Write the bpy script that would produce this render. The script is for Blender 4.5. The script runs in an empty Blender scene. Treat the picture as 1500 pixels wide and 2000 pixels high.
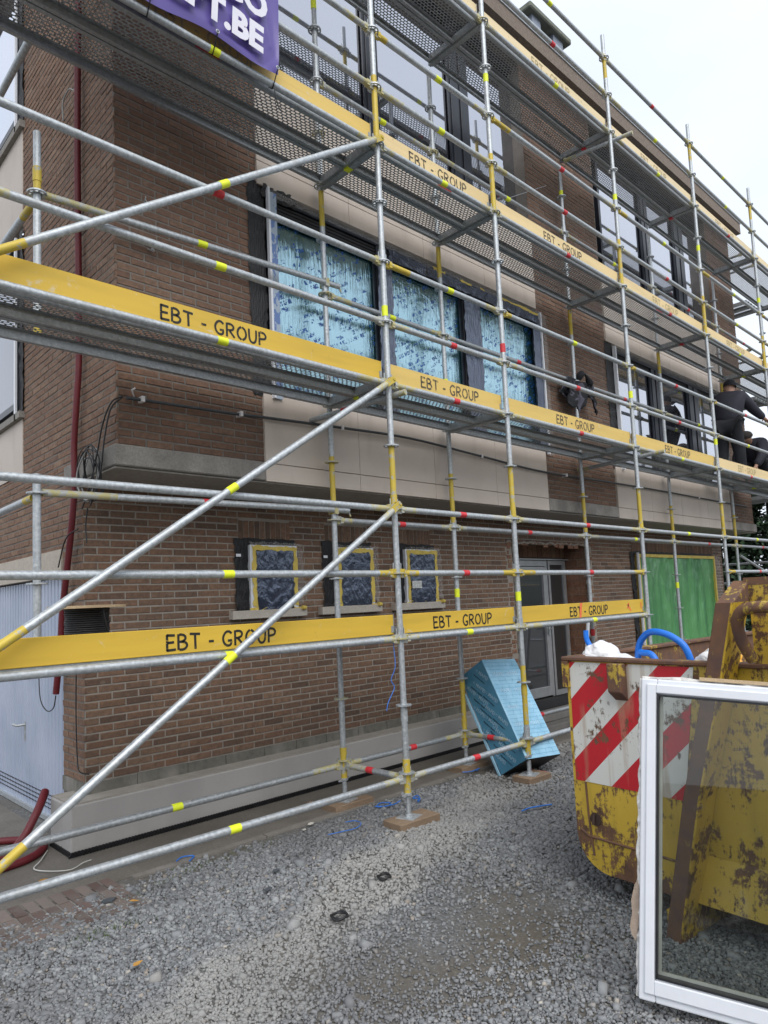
import bpy, math, random
import numpy as np
from mathutils import Vector, Matrix
random.seed(7)
R = math.radians
S = bpy.context.scene
COL = S.collection
G = -1.38                      # ground level; z = 0 is the first lift of the scaffold

# ---------------------------------------------------------------- camera
cam = bpy.data.cameras.new('camera'); co = bpy.data.objects.new('camera', cam); COL.objects.link(co)
F_PX, YAW, PIT, ROL = 1356.89658, R(43.57813658), R(5.08602073), R(-2.59285196)
fw = Vector((math.sin(YAW)*math.cos(PIT), math.cos(YAW)*math.cos(PIT), math.sin(PIT)))
rt = Vector((math.cos(YAW), -math.sin(YAW), 0)); up = rt.cross(fw)
rt, up = rt*math.cos(ROL)+up*math.sin(ROL), -rt*math.sin(ROL)+up*math.cos(ROL)
M = Matrix((rt, up, -fw)).transposed().to_4x4(); M.translation = Vector((-3.80755, -3.78087, .280705))
co.matrix_world = M
cam.sensor_fit = 'HORIZONTAL'; cam.sensor_width = 36; cam.lens = F_PX/1500*36
cam.shift_x = 15.36/1500; cam.shift_y = 56.56/1500
cam.clip_start = .05; cam.clip_end = 500
S.camera = co
S.render.resolution_x, S.render.resolution_y = 768, 1024

# ---------------------------------------------------------------- overcast daylight
SUN_EL, SUN_AZ = 48, 205
w = bpy.data.worlds.new('World'); S.world = w; w.use_nodes = True
nt = w.node_tree; nt.nodes.clear()
sky = nt.nodes.new('ShaderNodeTexSky'); sky.sky_type = 'NISHITA'; sky.sun_disc = False
sky.sun_elevation = R(SUN_EL); sky.sun_rotation = R(SUN_AZ); sky.dust_density = 3; sky.air_density = 1
tc = nt.nodes.new('ShaderNodeTexCoord')
mp = nt.nodes.new('ShaderNodeMapping'); mp.inputs['Scale'].default_value = (1.2, 1.2, 2.5)
cl = nt.nodes.new('ShaderNodeTexNoise'); cl.inputs['Scale'].default_value = 1.6; cl.inputs['Detail'].default_value = 4
cr = nt.nodes.new('ShaderNodeValToRGB')
cr.color_ramp.elements[0].position = .3; cr.color_ramp.elements[0].color = (6.3, 6.9, 7.8, 1)
cr.color_ramp.elements[1].position = .7; cr.color_ramp.elements[1].color = (7.7, 8.1, 8.7, 1)
mx = nt.nodes.new('ShaderNodeMixRGB'); mx.inputs[0].default_value = .9
bg = nt.nodes.new('ShaderNodeBackground'); bg.inputs[1].default_value = .1
wo = nt.nodes.new('ShaderNodeOutputWorld')
L = nt.links.new
L(tc.outputs['Generated'], mp.inputs[0]); L(mp.outputs[0], cl.inputs[0]); L(cl.outputs[0], cr.inputs[0])
L(sky.outputs[0], mx.inputs[1]); L(cr.outputs[0], mx.inputs[2]); L(mx.outputs[0], bg.inputs[0]); L(bg.outputs[0], wo.inputs[0])
sl = bpy.data.lights.new('sun', 'SUN'); sl.energy = 1.5; sl.angle = R(50); sl.color = (1, .97, .93)
so = bpy.data.objects.new('sun', sl); COL.objects.link(so)
a, e = R(SUN_AZ), R(SUN_EL)
so.rotation_euler = Vector((-math.sin(a)*math.cos(e), -math.cos(a)*math.cos(e), -math.sin(e))).to_track_quat('-Z', 'Y').to_euler()
S.view_settings.view_transform = 'Standard'; S.view_settings.look = 'None'
S.view_settings.exposure = .6; S.view_settings.gamma = 1

# ---------------------------------------------------------------- mesh helper
class MB:
    def __init__(s): s.v = []; s.f = []; s.m = []; s.s = []
    def add(s, vs, fs, mi=0, sm=False):
        o = len(s.v); s.v += [tuple(p) for p in vs]
        for i, f in enumerate(fs):
            s.f.append([k+o for k in f]); s.m.append(mi[i] if isinstance(mi, (list, tuple)) else mi); s.s.append(sm)
        return s
    def box(s, x0, y0, z0, x1, y1, z1, mi=0):
        vs = [(x0,y0,z0),(x1,y0,z0),(x1,y1,z0),(x0,y1,z0),(x0,y0,z1),(x1,y0,z1),(x1,y1,z1),(x0,y1,z1)]
        return s.add(vs, [(0,3,2,1),(4,5,6,7),(0,1,5,4),(1,2,6,5),(2,3,7,6),(3,0,4,7)], mi)
    def obox(s, c, ax, ay, az, mi=0):
        c, ax, ay, az = map(Vector, (c, ax, ay, az)); vs = []
        for k in (-1, 1):
            for i, j in ((-1,-1),(1,-1),(1,1),(-1,1)): vs.append(c+ax*i+ay*j+az*k)
        return s.add(vs, [(0,3,2,1),(4,5,6,7),(0,1,5,4),(1,2,6,5),(2,3,7,6),(3,0,4,7)], mi)
    def tube(s, pts, r, n=12, mi=0, caps=True, sm=True):
        pts = [Vector(p) for p in pts]; rs = r if isinstance(r, (list, tuple)) else [r]*len(pts)
        t = (pts[1]-pts[0]).normalized(); a = t.orthogonal().normalized(); rings = []
        for i, p in enumerate(pts):
            if 0 < i < len(pts)-1: t = ((pts[i+1]-p).normalized()+(p-pts[i-1]).normalized())
            elif i: t = p-pts[i-1]
            if t.length < 1e-9: t = Vector((0,0,1))
            t.normalize(); a = (a-t*a.dot(t)); a = a.normalized() if a.length > 1e-6 else t.orthogonal().normalized()
            b = t.cross(a)
            rings.append([p+(a*math.cos(2*math.pi*k/n)+b*math.sin(2*math.pi*k/n))*rs[i] for k in range(n)])
        vs = [q for g in rings for q in g]; fs = []; ms = []
        for i in range(len(pts)-1):
            for k in range(n):
                fs.append((i*n+k, i*n+(k+1)%n, (i+1)*n+(k+1)%n, (i+1)*n+k)); ms.append(mi[i] if isinstance(mi, (list, tuple)) else mi)
        s.add(vs, fs, ms, sm)
        if caps:
            s.add(rings[0], [tuple(range(n))[::-1]], ms[0]); s.add(rings[-1], [tuple(range(n))], ms[-1])
        return s
    def prism(s, poly, d, mi=0):
        """poly: closed list of 3D points (planar), d: thickness vector"""
        n = len(poly); d = Vector(d); vs = [Vector(p) for p in poly]+[Vector(p)+d for p in poly]
        return s.add(vs, [tuple(range(n))[::-1], tuple(range(n, 2*n))]+[(i, (i+1)%n, n+(i+1)%n, n+i) for i in range(n)], mi)
    def ring(s, c, r0, r1, h, n=16, mi=0, holes=False):
        c = Vector(c); vs = []; fs = []
        for k in range(n):
            a = 2*math.pi*k/n; x, y = math.cos(a), math.sin(a)
            for r, z in ((r0,-h/2),(r1,-h/2),(r1,h/2),(r0,h/2)): vs.append(c+Vector((x*r, y*r, z)))
        for k in range(n):
            a, b = k*4, ((k+1)%n)*4
            for i in range(4): fs.append((a+i, b+i, b+(i+1)%4, a+(i+1)%4))
        return s.add(vs, fs, mi)
    def build(s, name, mats, parent=None, org=None, **tags):
        org = Vector(org) if org is not None else (ORG.get(parent.name, Vector()) if parent else Vector())
        me = bpy.data.meshes.new(name); me.from_pydata([tuple(Vector(p)-org) for p in s.v], [], s.f)
        for m in (mats if isinstance(mats, (list, tuple)) else [mats]): me.materials.append(m)
        me.polygons.foreach_set('material_index', s.m); me.polygons.foreach_set('use_smooth', s.s); me.update()
        o = bpy.data.objects.new(name, me); COL.objects.link(o)
        if parent: o.parent = parent
        else: o.location = org
        ORG[o.name] = org
        tag(o, **tags)
        return o
def build_each(s, name, mats, parent=None, **kw):
    '''one object per connected piece'''
    par = list(range(len(s.v)))
    def fd(a):
        while par[a] != a: par[a] = par[par[a]]; a = par[a]
        return a
    for f in s.f:
        for k in f[1:]: par[fd(k)] = fd(f[0])
    G_ = {}
    for i, f in enumerate(s.f): G_.setdefault(fd(f[0]), []).append(i)
    out = []
    for fs in G_.values():
        m = MB(); idx = {}
        for i in fs:
            nf = []
            for k in s.f[i]:
                if k not in idx: idx[k] = len(m.v); m.v.append(s.v[k])
                nf.append(idx[k])
            m.f.append(nf); m.m.append(s.m[i]); m.s.append(s.s[i])
        out.append(m.build(name, mats, parent, **kw))
    return out
ORG = {}
def tag(o, label=None, cat=None, group=None, kind=None):
    if label: o['label'] = label
    if cat: o['category'] = cat
    if group: o['group'] = group
    if kind: o['kind'] = kind
    return o
def thing(name, loc, label, cat, group=None, rz=0):
    o = bpy.data.objects.new(name, None); COL.objects.link(o); o.location = loc; o.rotation_euler = (0, 0, rz)
    o.empty_display_size = .1; ORG[o.name] = Vector(loc) if rz == 0 else Vector()
    return tag(o, label, cat, group)
def bevel(o, w=.004, seg=1):
    m = o.modifiers.new('bevel', 'BEVEL'); m.width = w; m.segments = seg; m.limit_method = 'ANGLE'; m.angle_limit = R(40); return o
def spline(pts, n=8):
    pts = [Vector(p) for p in pts]; out = []
    P = [pts[0]*2-pts[1]]+pts+[pts[-1]*2-pts[-2]]
    for i in range(1, len(P)-2):
        for k in range(n):
            t = k/n; a, b, c, d = P[i-1], P[i], P[i+1], P[i+2]
            out.append(.5*((2*b)+(c-a)*t+(2*a-5*b+4*c-d)*t*t+(3*b-a-3*c+d)*t**3))
    out.append(pts[-1]); return out

# ---------------------------------------------------------------- materials
class NT:
    def __init__(s, name):
        s.m = bpy.data.materials.new(name); s.m.use_nodes = True; s.t = s.m.node_tree
        s.b = s.t.nodes['Principled BSDF']; s.out = s.t.nodes['Material Output']
        s.tc = s.t.nodes.new('ShaderNodeTexCoord')
    def n(s, k, **kw):
        x = s.t.nodes.new('ShaderNode'+k)
        for a, b in kw.items():
            if a in x.inputs: x.inputs[a].default_value = b
            else: setattr(x, a, b)
        return x
    def l(s, a, b): s.t.links.new(a, b)
    def noise(s, scale, detail=4, vec=None, sc=None, rough=.55, dist=0):
        x = s.n('TexNoise'); x.inputs['Scale'].default_value = scale; x.inputs['Detail'].default_value = detail
        x.inputs['Roughness'].default_value = rough; x.inputs['Distortion'].default_value = dist
        v = vec or s.tc.outputs['Object']
        if sc: v = s.map(v, sc)
        s.l(v, x.inputs['Vector']); return x.outputs['Fac']
    def map(s, v, sc=(1,1,1), rot=(0,0,0), loc=(0,0,0)):
        m = s.n('Mapping'); m.inputs['Scale'].default_value = sc; m.inputs['Rotation'].default_value = rot; m.inputs['Location'].default_value = loc
        s.l(v, m.inputs[0]); return m.outputs[0]
    def ramp(s, fac, *stops, const=False):
        r = s.n('ValToRGB'); e = r.color_ramp.elements
        if const: r.color_ramp.interpolation = 'CONSTANT'
        while len(e) < len(stops): e.new(.5)
        for i, (p, c) in enumerate(stops):
            e[i].position = p; e[i].color = (*c, 1) if hasattr(c, '__len__') else (c, c, c, 1)
        s.l(fac, r.inputs[0]); return r.outputs[0]
    def mix(s, f, a, b, mode='MIX'):
        m = s.n('MixRGB', blend_type=mode)
        for i, x in enumerate((f, a, b)):
            if hasattr(x, 'is_linked'): s.l(x, m.inputs[i])
            elif i == 0: m.inputs[0].default_value = x
            else: m.inputs[i].default_value = (*x, 1)
        return m.outputs[0]
    def math(s, op, a, b=None, c=None):
        m = s.n('Math', operation=op)
        for i, x in enumerate((a, b, c)):
            if x is None: continue
            if hasattr(x, 'is_linked'): s.l(x, m.inputs[i])
            else: m.inputs[i].default_value = x
        return m.outputs[0]
    def bump(s, h, st=.3, d=.01):
        b = s.n('Bump'); b.inputs['Strength'].default_value = st; b.inputs['Distance'].default_value = d
        s.l(h, b.inputs['Height']); s.l(b.outputs[0], s.b.inputs['Normal']); return b.outputs[0]
    def set(s, col=None, rough=None, metal=None, **kw):
        for k, x in (('Base Color', col), ('Roughness', rough), ('Metallic', metal)):
            if x is None: continue
            if hasattr(x, 'is_linked'): s.l(x, s.b.inputs[k])
            elif k == 'Base Color': s.b.inputs[k].default_value = (*x, 1)
            else: s.b.inputs[k].default_value = x
        for k, x in kw.items(): s.b.inputs[k].default_value = x
        return s
def plain(name, col, rough=.7, metal=0, var=.15, scale=12, bump=.1):
    t = NT(name); f = t.noise(scale, 5)
    d = tuple(c*(1-var) for c in col); l = tuple(min(1, c*(1+var)) for c in col)
    t.set(t.ramp(f, (.3, d), (.7, l)), rough, metal)
    if bump: t.bump(t.noise(scale*5, 3), bump, .003)
    return t.m
def galv(name, dark=1.0):
    t = NT(name); f = t.noise(45, 5, rough=.6); g = t.noise(7, 4)
    c = t.ramp(f, (.3, (.34*dark, .37*dark, .39*dark)), (.62, (.54*dark, .57*dark, .59*dark)), (.8, (.70*dark, .72*dark, .73*dark)))
    c = t.mix(t.ramp(g, (.5, 0), (.75, .6)), c, (.36*dark, .36*dark, .33*dark))
    sp = t.ramp(t.noise(26, 4, rough=.6), (.655, 0), (.68, .75))
    c = t.mix(sp, c, (.62, .62, .6))
    t.set(c, t.ramp(f, (.2, .38), (.8, .6)), .55); t.bump(f, .15, .002); return t.m
def worn(name, paint, under, thr=.55, sc=18, rough=.5):
    t = NT(name); f = t.noise(sc, 6, rough=.65); g = t.noise(3, 3)
    c = t.mix(t.ramp(g, (.3, 0), (.7, 1)), paint, tuple(x*.82 for x in paint))
    c = t.mix(t.ramp(f, (thr, 0), (thr+.05, 1)), c, under)
    t.set(c, rough, .1); t.bump(f, .2, .002); return t.m
GALV = galv('galvanised_steel'); GALVD = galv('weathered_steel', .82)
YEL = worn('yellow_paint_on_steel', (.60, .45, .06), (.38, .38, .34), .56)
YELP = worn('pale_yellow_paint_on_steel', (.50, .45, .22), (.42, .43, .40), .47)
TAGY = plain('fluorescent_yellow_tape', (.78, .86, .03), .5, var=.06)
TAGR = plain('red_tape', (.62, .035, .045), .5, var=.2, scale=60)
TAGW = plain('white_tape', (.7, .68, .68), .5)
BLACK = plain('black_plastic', (.012, .012, .014), .45, var=.3, bump=.3)
CONC = None
def wood(name, c, sc=1):
    t = NT(name); f = t.noise(4*sc, 5, sc=(2, 14, 14), dist=1.5); g = t.noise(2.5*sc, 3)
    col = t.mix(t.ramp(f, (.35, 0), (.65, 1)), c, tuple(x*.72 for x in c))
    col = t.mix(t.ramp(g, (.45, 0), (.8, .5)), col, tuple(x*.6 for x in c))
    t.set(col, .75); t.bump(f, .25, .003); return t.m
SOLE = wood('rough_brown_timber', (.27, .19, .125), 2)
BATTEN = wood('fresh_pale_timber', (.62, .46, .28), 2)
def board(name, c, wear=.7):
    t = NT(name); f = t.noise(2.2, 4, sc=(.5, 1, 5)); g = t.noise(16, 6, rough=.7)
    col = t.mix(t.ramp(f, (.4, 0), (.7, 1)), c, tuple(x*.86 for x in c))
    col = t.mix(t.ramp(g, (wear-.04, 0), (wear+.02, .7)), col, tuple(x*.45 for x in c))
    col = t.mix(t.ramp(t.noise(9, 5, rough=.7, dist=1), (.62, 0), (.70, .45)), col, (.60, .56, .46))
    t.set(col, .55); t.bump(t.noise(60, 3, sc=(.1, 1, 1)), .12, .002); return t.m
BD1 = board('mustard_yellow_board', (.65, .425, .045)); BD2 = board('yellow_board', (.70, .49, .13)); BD3 = board('faded_yellow_board', (.76, .58, .29), .68); BD4 = board('pale_yellow_board', (.79, .64, .38), .66)
def ink(name, c, paint, thr):
    t = NT(name); f = t.noise(38, 5, rough=.75, vec=t.n('NewGeometry').outputs['Position']); t.set(t.mix(t.ramp(f, (thr, 0), (thr+.06, .85)), c, paint), .65); return t.m
INK = ink('black_stencil_paint', (.012, .012, .012), (.50, .33, .05), .60); INK2 = ink('worn_stencil_paint', (.07, .06, .045), (.62, .43, .12), .54); INK3 = plain('faded_stencil_paint', (.40, .32, .16), .7)
# ================================================================ ground
def ground_mat():
    t = NT('gravel_ground'); O = t.tc.outputs['Object']
    v = t.n('TexVoronoi'); v.inputs['Scale'].default_value = 55; t.l(O, v.inputs['Vector'])
    v2 = t.n('TexVoronoi'); v2.inputs['Scale'].default_value = 120; t.l(O, v2.inputs['Vector'])
    st = t.ramp(v.outputs['Color'], (.1, (.10, .105, .11)), (.6, (.18, .19, .20)), (.95, (.27, .275, .28)))
    mud = t.ramp(t.noise(30, 6), (.3, (.10, .088, .07)), (.75, (.18, .16, .13)))
    big = t.noise(.9, 4, rough=.6)
    c = t.mix(t.ramp(big, (.40, 0), (.60, 1)), mud, st)
    c = t.mix(t.ramp(v.outputs['Distance'], (.25, 0), (.55, .6)), c, (.08, .073, .064))
    t.set(c, .85); t.bump(t.math('ADD', v.outputs['Distance'], t.math('MULTIPLY', v2.outputs['Distance'], .5)), -1, .02); return t.m
g = MB()
nx = 60
for i in range(nx):
    for j in range(nx):
        x0 = -4+i*.25; y0 = -5+j*.25
xs = sorted(set([-120, -60, -30, -12]+[-6+.3*i for i in range(60)]+[15, 30, 60, 150])); ys = sorted(set([-150, -60, -20]+[-6+.3*i for i in range(40)]+[10, 30, 90, 200]))
def gz(x, y):
    if x < -7 or x > 8 or y < -7 or y > .4: return G
    return G-.012*math.sin(x*2.1+y)*math.cos(y*1.7-x*.6)*min(1, (.5-y)*1.5)-.004
V = [(x, y, gz(x, y)) for y in ys for x in xs]; nX = len(xs)
g.add(V, [(j*nX+i, j*nX+i+1, (j+1)*nX+i+1, (j+1)*nX+i) for j in range(len(ys)-1) for i in range(nX-1)], 0, True)
g.build('ground', ground_mat(), kind='structure')

def stone_mat():
    t = NT('crushed_stone'); gi = t.n('NewGeometry').outputs['Random Per Island']
    c = t.ramp(gi, (0, (.125, .13, .135)), (.35, (.185, .193, .203)), (.7, (.24, .25, .262)), (.95, (.31, .318, .32)), (.99, (.25, .21, .17)), (1, (.48, .45, .40)))
    P = t.n('NewGeometry').outputs['Position']
    sp = t.n('SeparateXYZ'); t.l(P, sp.inputs[0])
    # a strip of fresh dry chippings runs diagonally over the yard
    dd = t.math('ADD', t.math('ABSOLUTE', t.math('ADD', t.math('SUBTRACT', sp.outputs[1], t.math('MULTIPLY', sp.outputs[0], .33)), .33)), t.math('MULTIPLY', t.noise(1.6, 5, vec=P), .9))
    dry = t.ramp(dd, (.66, 1), (.84, 0)); wet = t.ramp(t.noise(.55, 4, vec=t.map(P, (1, 1, 0), loc=(9.3, 4.4, 0))), (.46, 0), (.62, .55))
    c = t.mix(dry, c, t.mix(.55, c, (.40, .388, .36))); c = t.mix(wet, c, (.14, .14, .145))
    c = t.mix(t.ramp(t.noise(70, 3), (.3, 0), (.8, .25)), c, (.16, .15, .14))
    t.set(c, .8); return t.m
def gravel():
    rng = np.random.default_rng(3); N = 420000
    r = rng.uniform(.9, 11, N); a = R(43.6)+rng.uniform(-R(42), R(42), N)
    x = -3.81+r*np.sin(a); y = -3.78+r*np.cos(a)
    def fb(x, y, s, o):
        return sum(np.sin(x*s*k+o*k+1.3*np.cos(y*s*k*.9+o))*np.cos(y*s*k-o*.7*k+np.sin(x*s*k*.7))/k for k in (1, 2.1, 4.3))
    d = fb(x, y, 1.7, 2.0)+.5*fb(x, y, 5.5, 5.1)
    edge = .58+.05*np.sin(x*3)+.04*np.sin(x*11)
    mudc = np.exp(-(((x+1.1)/.85)**2+((y+1.5)/.45)**2))+np.exp(-(((x+2.0)/.7)**2+((y+2.2)/.3)**2))*.6
    prob = np.clip(.92+.34*d-1.0*mudc, .16, 1)*np.clip((edge-y)/.30, .0, 1)**.6
    m = (rng.uniform(size=N) < prob) & (y < edge) & (x < 9)
    x, y, r, mudc = x[m], y[m], r[m], mudc[m]; n = len(x)
    s = rng.gamma(5, .00085, n)+.0020; s = np.where(rng.uniform(size=n) < .008, s*2.3, s); s *= 1+np.clip((r-2.5)*.14, 0, .9)
    s = np.where(mudc > .5, s*.8, s)
    base = np.array([(-1,-1,-1),(1,-1,-1),(1,1,-1),(-1,1,-1),(-1,-1,1),(1,-1,1),(1,1,1),(-1,1,1)], float)
    v = base[None]*(1+rng.uniform(-.38, .38, (n, 8, 3)))*np.stack([np.ones(n)*1.15, rng.uniform(.6, 1, n), rng.uniform(.4, .8, n)], 1)[:, None]
    v[:, 4:, :2] *= rng.uniform(.45, .85, (n, 1, 1))
    th = rng.uniform(0, 6.28, n); c_, s_ = np.cos(th), np.sin(th)
    tl = rng.normal(0, .35, n); ct, st = np.cos(tl), np.sin(tl)
    X, Y, Z = v[..., 0], v[..., 1], v[..., 2]
    X, Z = X*ct[:, None]-Z*st[:, None], X*st[:, None]+Z*ct[:, None]
    X, Y = X*c_[:, None]-Y*s_[:, None], X*s_[:, None]+Y*c_[:, None]
    gzv = G-.012*np.sin(x*2.1+y)*np.cos(y*1.7-x*.6)*np.minimum(1, (.5-y)*1.5)-.004
    P = np.stack([X*s[:, None]+x[:, None], Y*s[:, None]+y[:, None], Z*s[:, None]+(gzv+s*.25+rng.uniform(0, .006, n))[:, None]], -1).reshape(-1, 3)
    fq = np.array([(0,3,2,1),(4,5,6,7),(0,1,5,4),(1,2,6,5),(2,3,7,6),(3,0,4,7)])
    Fq = (fq[None]+(np.arange(n)*8)[:, None, None]).reshape(-1, 4)
    me = bpy.data.meshes.new('gravel'); me.vertices.add(len(P)); me.vertices.foreach_set('co', P.ravel().astype(np.float32))
    me.loops.add(Fq.size); me.loops.foreach_set('vertex_index', Fq.ravel().astype(np.int32))
    me.polygons.add(len(Fq)); me.polygons.foreach_set('loop_start', np.arange(0, Fq.size, 4, dtype=np.int32)); me.update(calc_edges=True)
    me.materials.append(stone_mat()); o = bpy.data.objects.new('gravel', me); COL.objects.link(o); tag(o, kind='stuff', label='loose grey crushed stone spread over the yard', cat='gravel')
gravel()

def conc(name, a, b, sc=5, rough=.8, bump=.25, stain=None):
    t = NT(name); f = t.noise(sc, 7, rough=.65); h = t.noise(sc*16, 4)
    c = t.ramp(f, (.3, a), (.7, b)); c = t.mix(t.ramp(h, (.35, .35), (.6, 0)), c, tuple(x*.6 for x in a))
    if stain:
        c = t.mix(t.ramp(t.noise(sc*.35, 4, sc=(1, 1, .35)), (.52, 0), (.72, .8)), c, stain)
    t.set(c, rough); t.bump(h, bump, .004); return t.m
M_STRIP = conc('damp_concrete', (.125, .112, .095), (.19, .172, .148), 3, .7, .2)
M_KERB = conc('kerb_concrete', (.17, .155, .135), (.25, .23, .21), 6)
s = MB(); s.box(-7, .66, G-.1, 3.3, 1.5, G+.006); s.box(-7, 1.5, G-.1, -1.9, 7, G+.006)
s.box(3.3, .66, G-.1, 14, 1.6, G+.006)
s.build('path', M_STRIP, kind='structure')
s = MB(); x = -1.86
while x < 10:
    s.box(x+.004, .60+random.uniform(-.004, .004), G-.1, x+.99, .66, G+.016+random.uniform(-.003, .003)); x += 1
s.build('kerb', M_KERB, kind='structure')
# old brick pavers beside the path
t = NT('worn_pavers'); gi = t.n('NewGeometry').outputs['Random Per Island']
c = t.ramp(gi, (0, (.10, .065, .055)), (.6, (.16, .11, .095)), (1, (.21, .17, .15)))
c = t.mix(t.ramp(t.noise(9, 5), (.4, 0), (.7, .8)), c, (.16, .145, .125)); t.set(c, .8); t.bump(t.noise(80, 3), .3, .003); M_PAV = t.m
s = MB()
for i in range(22):
    for j in range(8):
        x0 = -3.6+i*.075; y0 = .10+j*.062*1.0
        if x0 < -1.92: 
            ang = .0; z = G+.008+random.uniform(-.002, .002)
            if j % 3 == 0: s.box(x0, y0+.1+.003, G-.05, x0+.062, y0+.278, z)
s.build('pavement', M_PAV, kind='structure')
s = MB(); s.box(-3.62, .18, G-.05, -1.93, .60, G+.003); s.build('paving_bed', M_KERB, kind='structure')

# ================================================================ building
B = thing('building', (-1.82, 1.5, G), 'brown brick house being renovated, upper storeys overhanging, with taped new windows behind the scaffold', 'building')
def brick_mat(name, cols, grime=.5):
    t = NT(name); gi = t.n('NewGeometry').outputs['Random Per Island']
    n = len(cols); c = t.ramp(gi, *[(i/(n-1), k) for i, k in enumerate(cols)])
    f = t.noise(28, 6, rough=.7); c = t.mix(t.ramp(f, (.35, .55), (.65, 0)), c, (.045, .037, .03))
    g2 = t.noise(.8, 5, rough=.6); c = t.mix(t.ramp(g2, (.42, 0), (.7, grime)), c, (.055, .047, .042))
    l = t.noise(11, 4); c = t.mix(t.ramp(l, (.62, 0), (.76, .35)), c, (.34, .27, .21))
    t.set(c, .9); t.bump(t.noise(120, 4, rough=.7), .5, .004); return t.m
LOWB = brick_mat('brown_facing_brick', [(0.213, 0.115, 0.071), (0.259, 0.152, 0.096), (0.242, 0.129, 0.08), (0.294, 0.182, 0.118), (0.15, 0.09, 0.062), (0.196, 0.115, 0.075), (0.271, 0.158, 0.103)], .3)
UPB = brick_mat('dark_weathered_brick', [(0.19, 0.1, 0.064), (0.231, 0.131, 0.084), (0.207, 0.107, 0.068), (0.265, 0.155, 0.1), (0.172, 0.097, 0.066)], .45)
ORB = brick_mat('orange_hollow_brick', [(.30, .13, .075), (.38, .20, .12), (.26, .12, .07), (.42, .27, .17)], .4)
MORT = conc('grey_mortar', (.27, .24, .205), (.37, .332, .288), 8, .9, .4); MORTD = conc('dark_mortar', (.155, .138, .12), (.225, .203, .18), 8, .9, .4)
class Bricks:
    def __init__(s): s.mb = MB()
    def brick(s, P, U, W, N, u0, u1, z0, z1, d=.0045):
        j = lambda k=.0018: random.uniform(-k, k)
        dd = d+random.uniform(-.0018, .0018); c = []
        for (u, z) in ((u0, z0), (u1, z0), (u1, z1), (u0, z1)): c.append((u+j(), z+j()))
        k = .0035
        inn = [(c[0][0]+k, c[0][1]+k), (c[1][0]-k, c[1][1]+k), (c[2][0]-k, c[2][1]-k), (c[3][0]+k, c[3][1]-k)]
        vs = [P+U*u+W*z-N*.004 for u, z in c]+[P+U*u+W*z+N*(dd*.55) for u, z in c]+[P+U*u+W*z+N*(dd+j(.0008)) for u, z in inn]
        fs = [(8,9,10,11)]+[(i, (i+1)%4, 4+(i+1)%4, 4+i) for i in range(4)]+[(4+i, 4+(i+1)%4, 8+(i+1)%4, 8+i) for i in range(4)]
        s.mb.add(vs, fs)
    def wall(s, P, U, N, rects, z0, course=.0578, L=.208, gap=.0125, off=0, holes=()):
        """rects: solid (u0,u1,za,zb) areas"""
        P, U, N, W = Vector(P), Vector(U), Vector(N), Vector((0, 0, 1))
        for (a, b, za, zb) in rects:
            k0 = int(math.floor((za-z0)/course)); k1 = int(math.ceil((zb-z0)/course))
            for k in range(k0, k1):
                y0 = max(z0+k*course+gap/2, za); y1 = min(z0+(k+1)*course-gap/2, zb)
                if y1-y0 < .015: continue
                x = math.floor((a-off)/L)*L+off+(L/2 if k % 2 else 0)+math.sin(k*12.9)*.006-L
                while x < b:
                    u0, u1 = max(x+gap/2, a), min(x+L-gap/2, b)
                    cuts = [(u0, u1)]
                    for (ha, hb, hz0, hz1) in holes:
                        if (y0+y1)/2 > hz0 and (y0+y1)/2 < hz1:
                            nc = []
                            for (p, q) in cuts:
                                if q <= ha or p >= hb: nc.append((p, q))
                                else:
                                    if p < ha: nc.append((p, ha))
                                    if q > hb: nc.append((hb, q))
                            cuts = nc
                    for (p, q) in cuts:
                        if q-p > .02: s.brick(P, U, W, N, p, q, y0, y1)
                    x += L
    def soldier(s, P, U, N, u0, u1, z0, z1, w=.0578):
        P, U, N = Vector(P), Vector(U), Vector(N)
        x = u0
        while x < u1-.02: s.brick(P, U, Vector((0, 0, 1)), N, x+.004, min(x+w-.004, u1), z0+.004, z1-.004, .005); x += w
def sheet(mb, P, U, holes, rect, mi=0, N=None, depth=0):
    """planar rectangle with rectangular holes, plus reveals of given depth"""
    P, U, W = Vector(P), Vector(U), Vector((0, 0, 1)); a, b, za, zb = rect
    us = sorted({a, b, *[max(a, min(b, h[i])) for h in holes for i in (0, 1)]}); zs = sorted({za, zb, *[max(za, min(zb, h[i])) for h in holes for i in (2, 3)]})
    for i in range(len(us)-1):
        for k in range(len(zs)-1):
            uc, zc = (us[i]+us[i+1])/2, (zs[k]+zs[k+1])/2
            if any(h[0] < uc < h[1] and h[2] < zc < h[3] for h in holes): continue
            mb.add([P+U*us[i]+W*zs[k], P+U*us[i+1]+W*zs[k], P+U*us[i+1]+W*zs[k+1], P+U*us[i]+W*zs[k+1]], [(0,1,2,3)], mi)
    if N is not None:
        D = -Vector(N)*depth
        for h in holes:
            q = [P+U*h[0]+W*h[2], P+U*h[1]+W*h[2], P+U*h[1]+W*h[3], P+U*h[0]+W*h[3]]
            for i in range(4): mb.add([q[i], q[(i+1)%4], q[(i+1)%4]+D, q[i]+D], [(0,1,2,3)], mi)
X0, X1 = -1.82, 10.65; YU, YL = .86, 1.5; YB = 9.0
FX, FN = Vector((1,0,0)), Vector((0,-1,0)); SY, SN = Vector((0,1,0)), Vector((-1,0,0))
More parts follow.
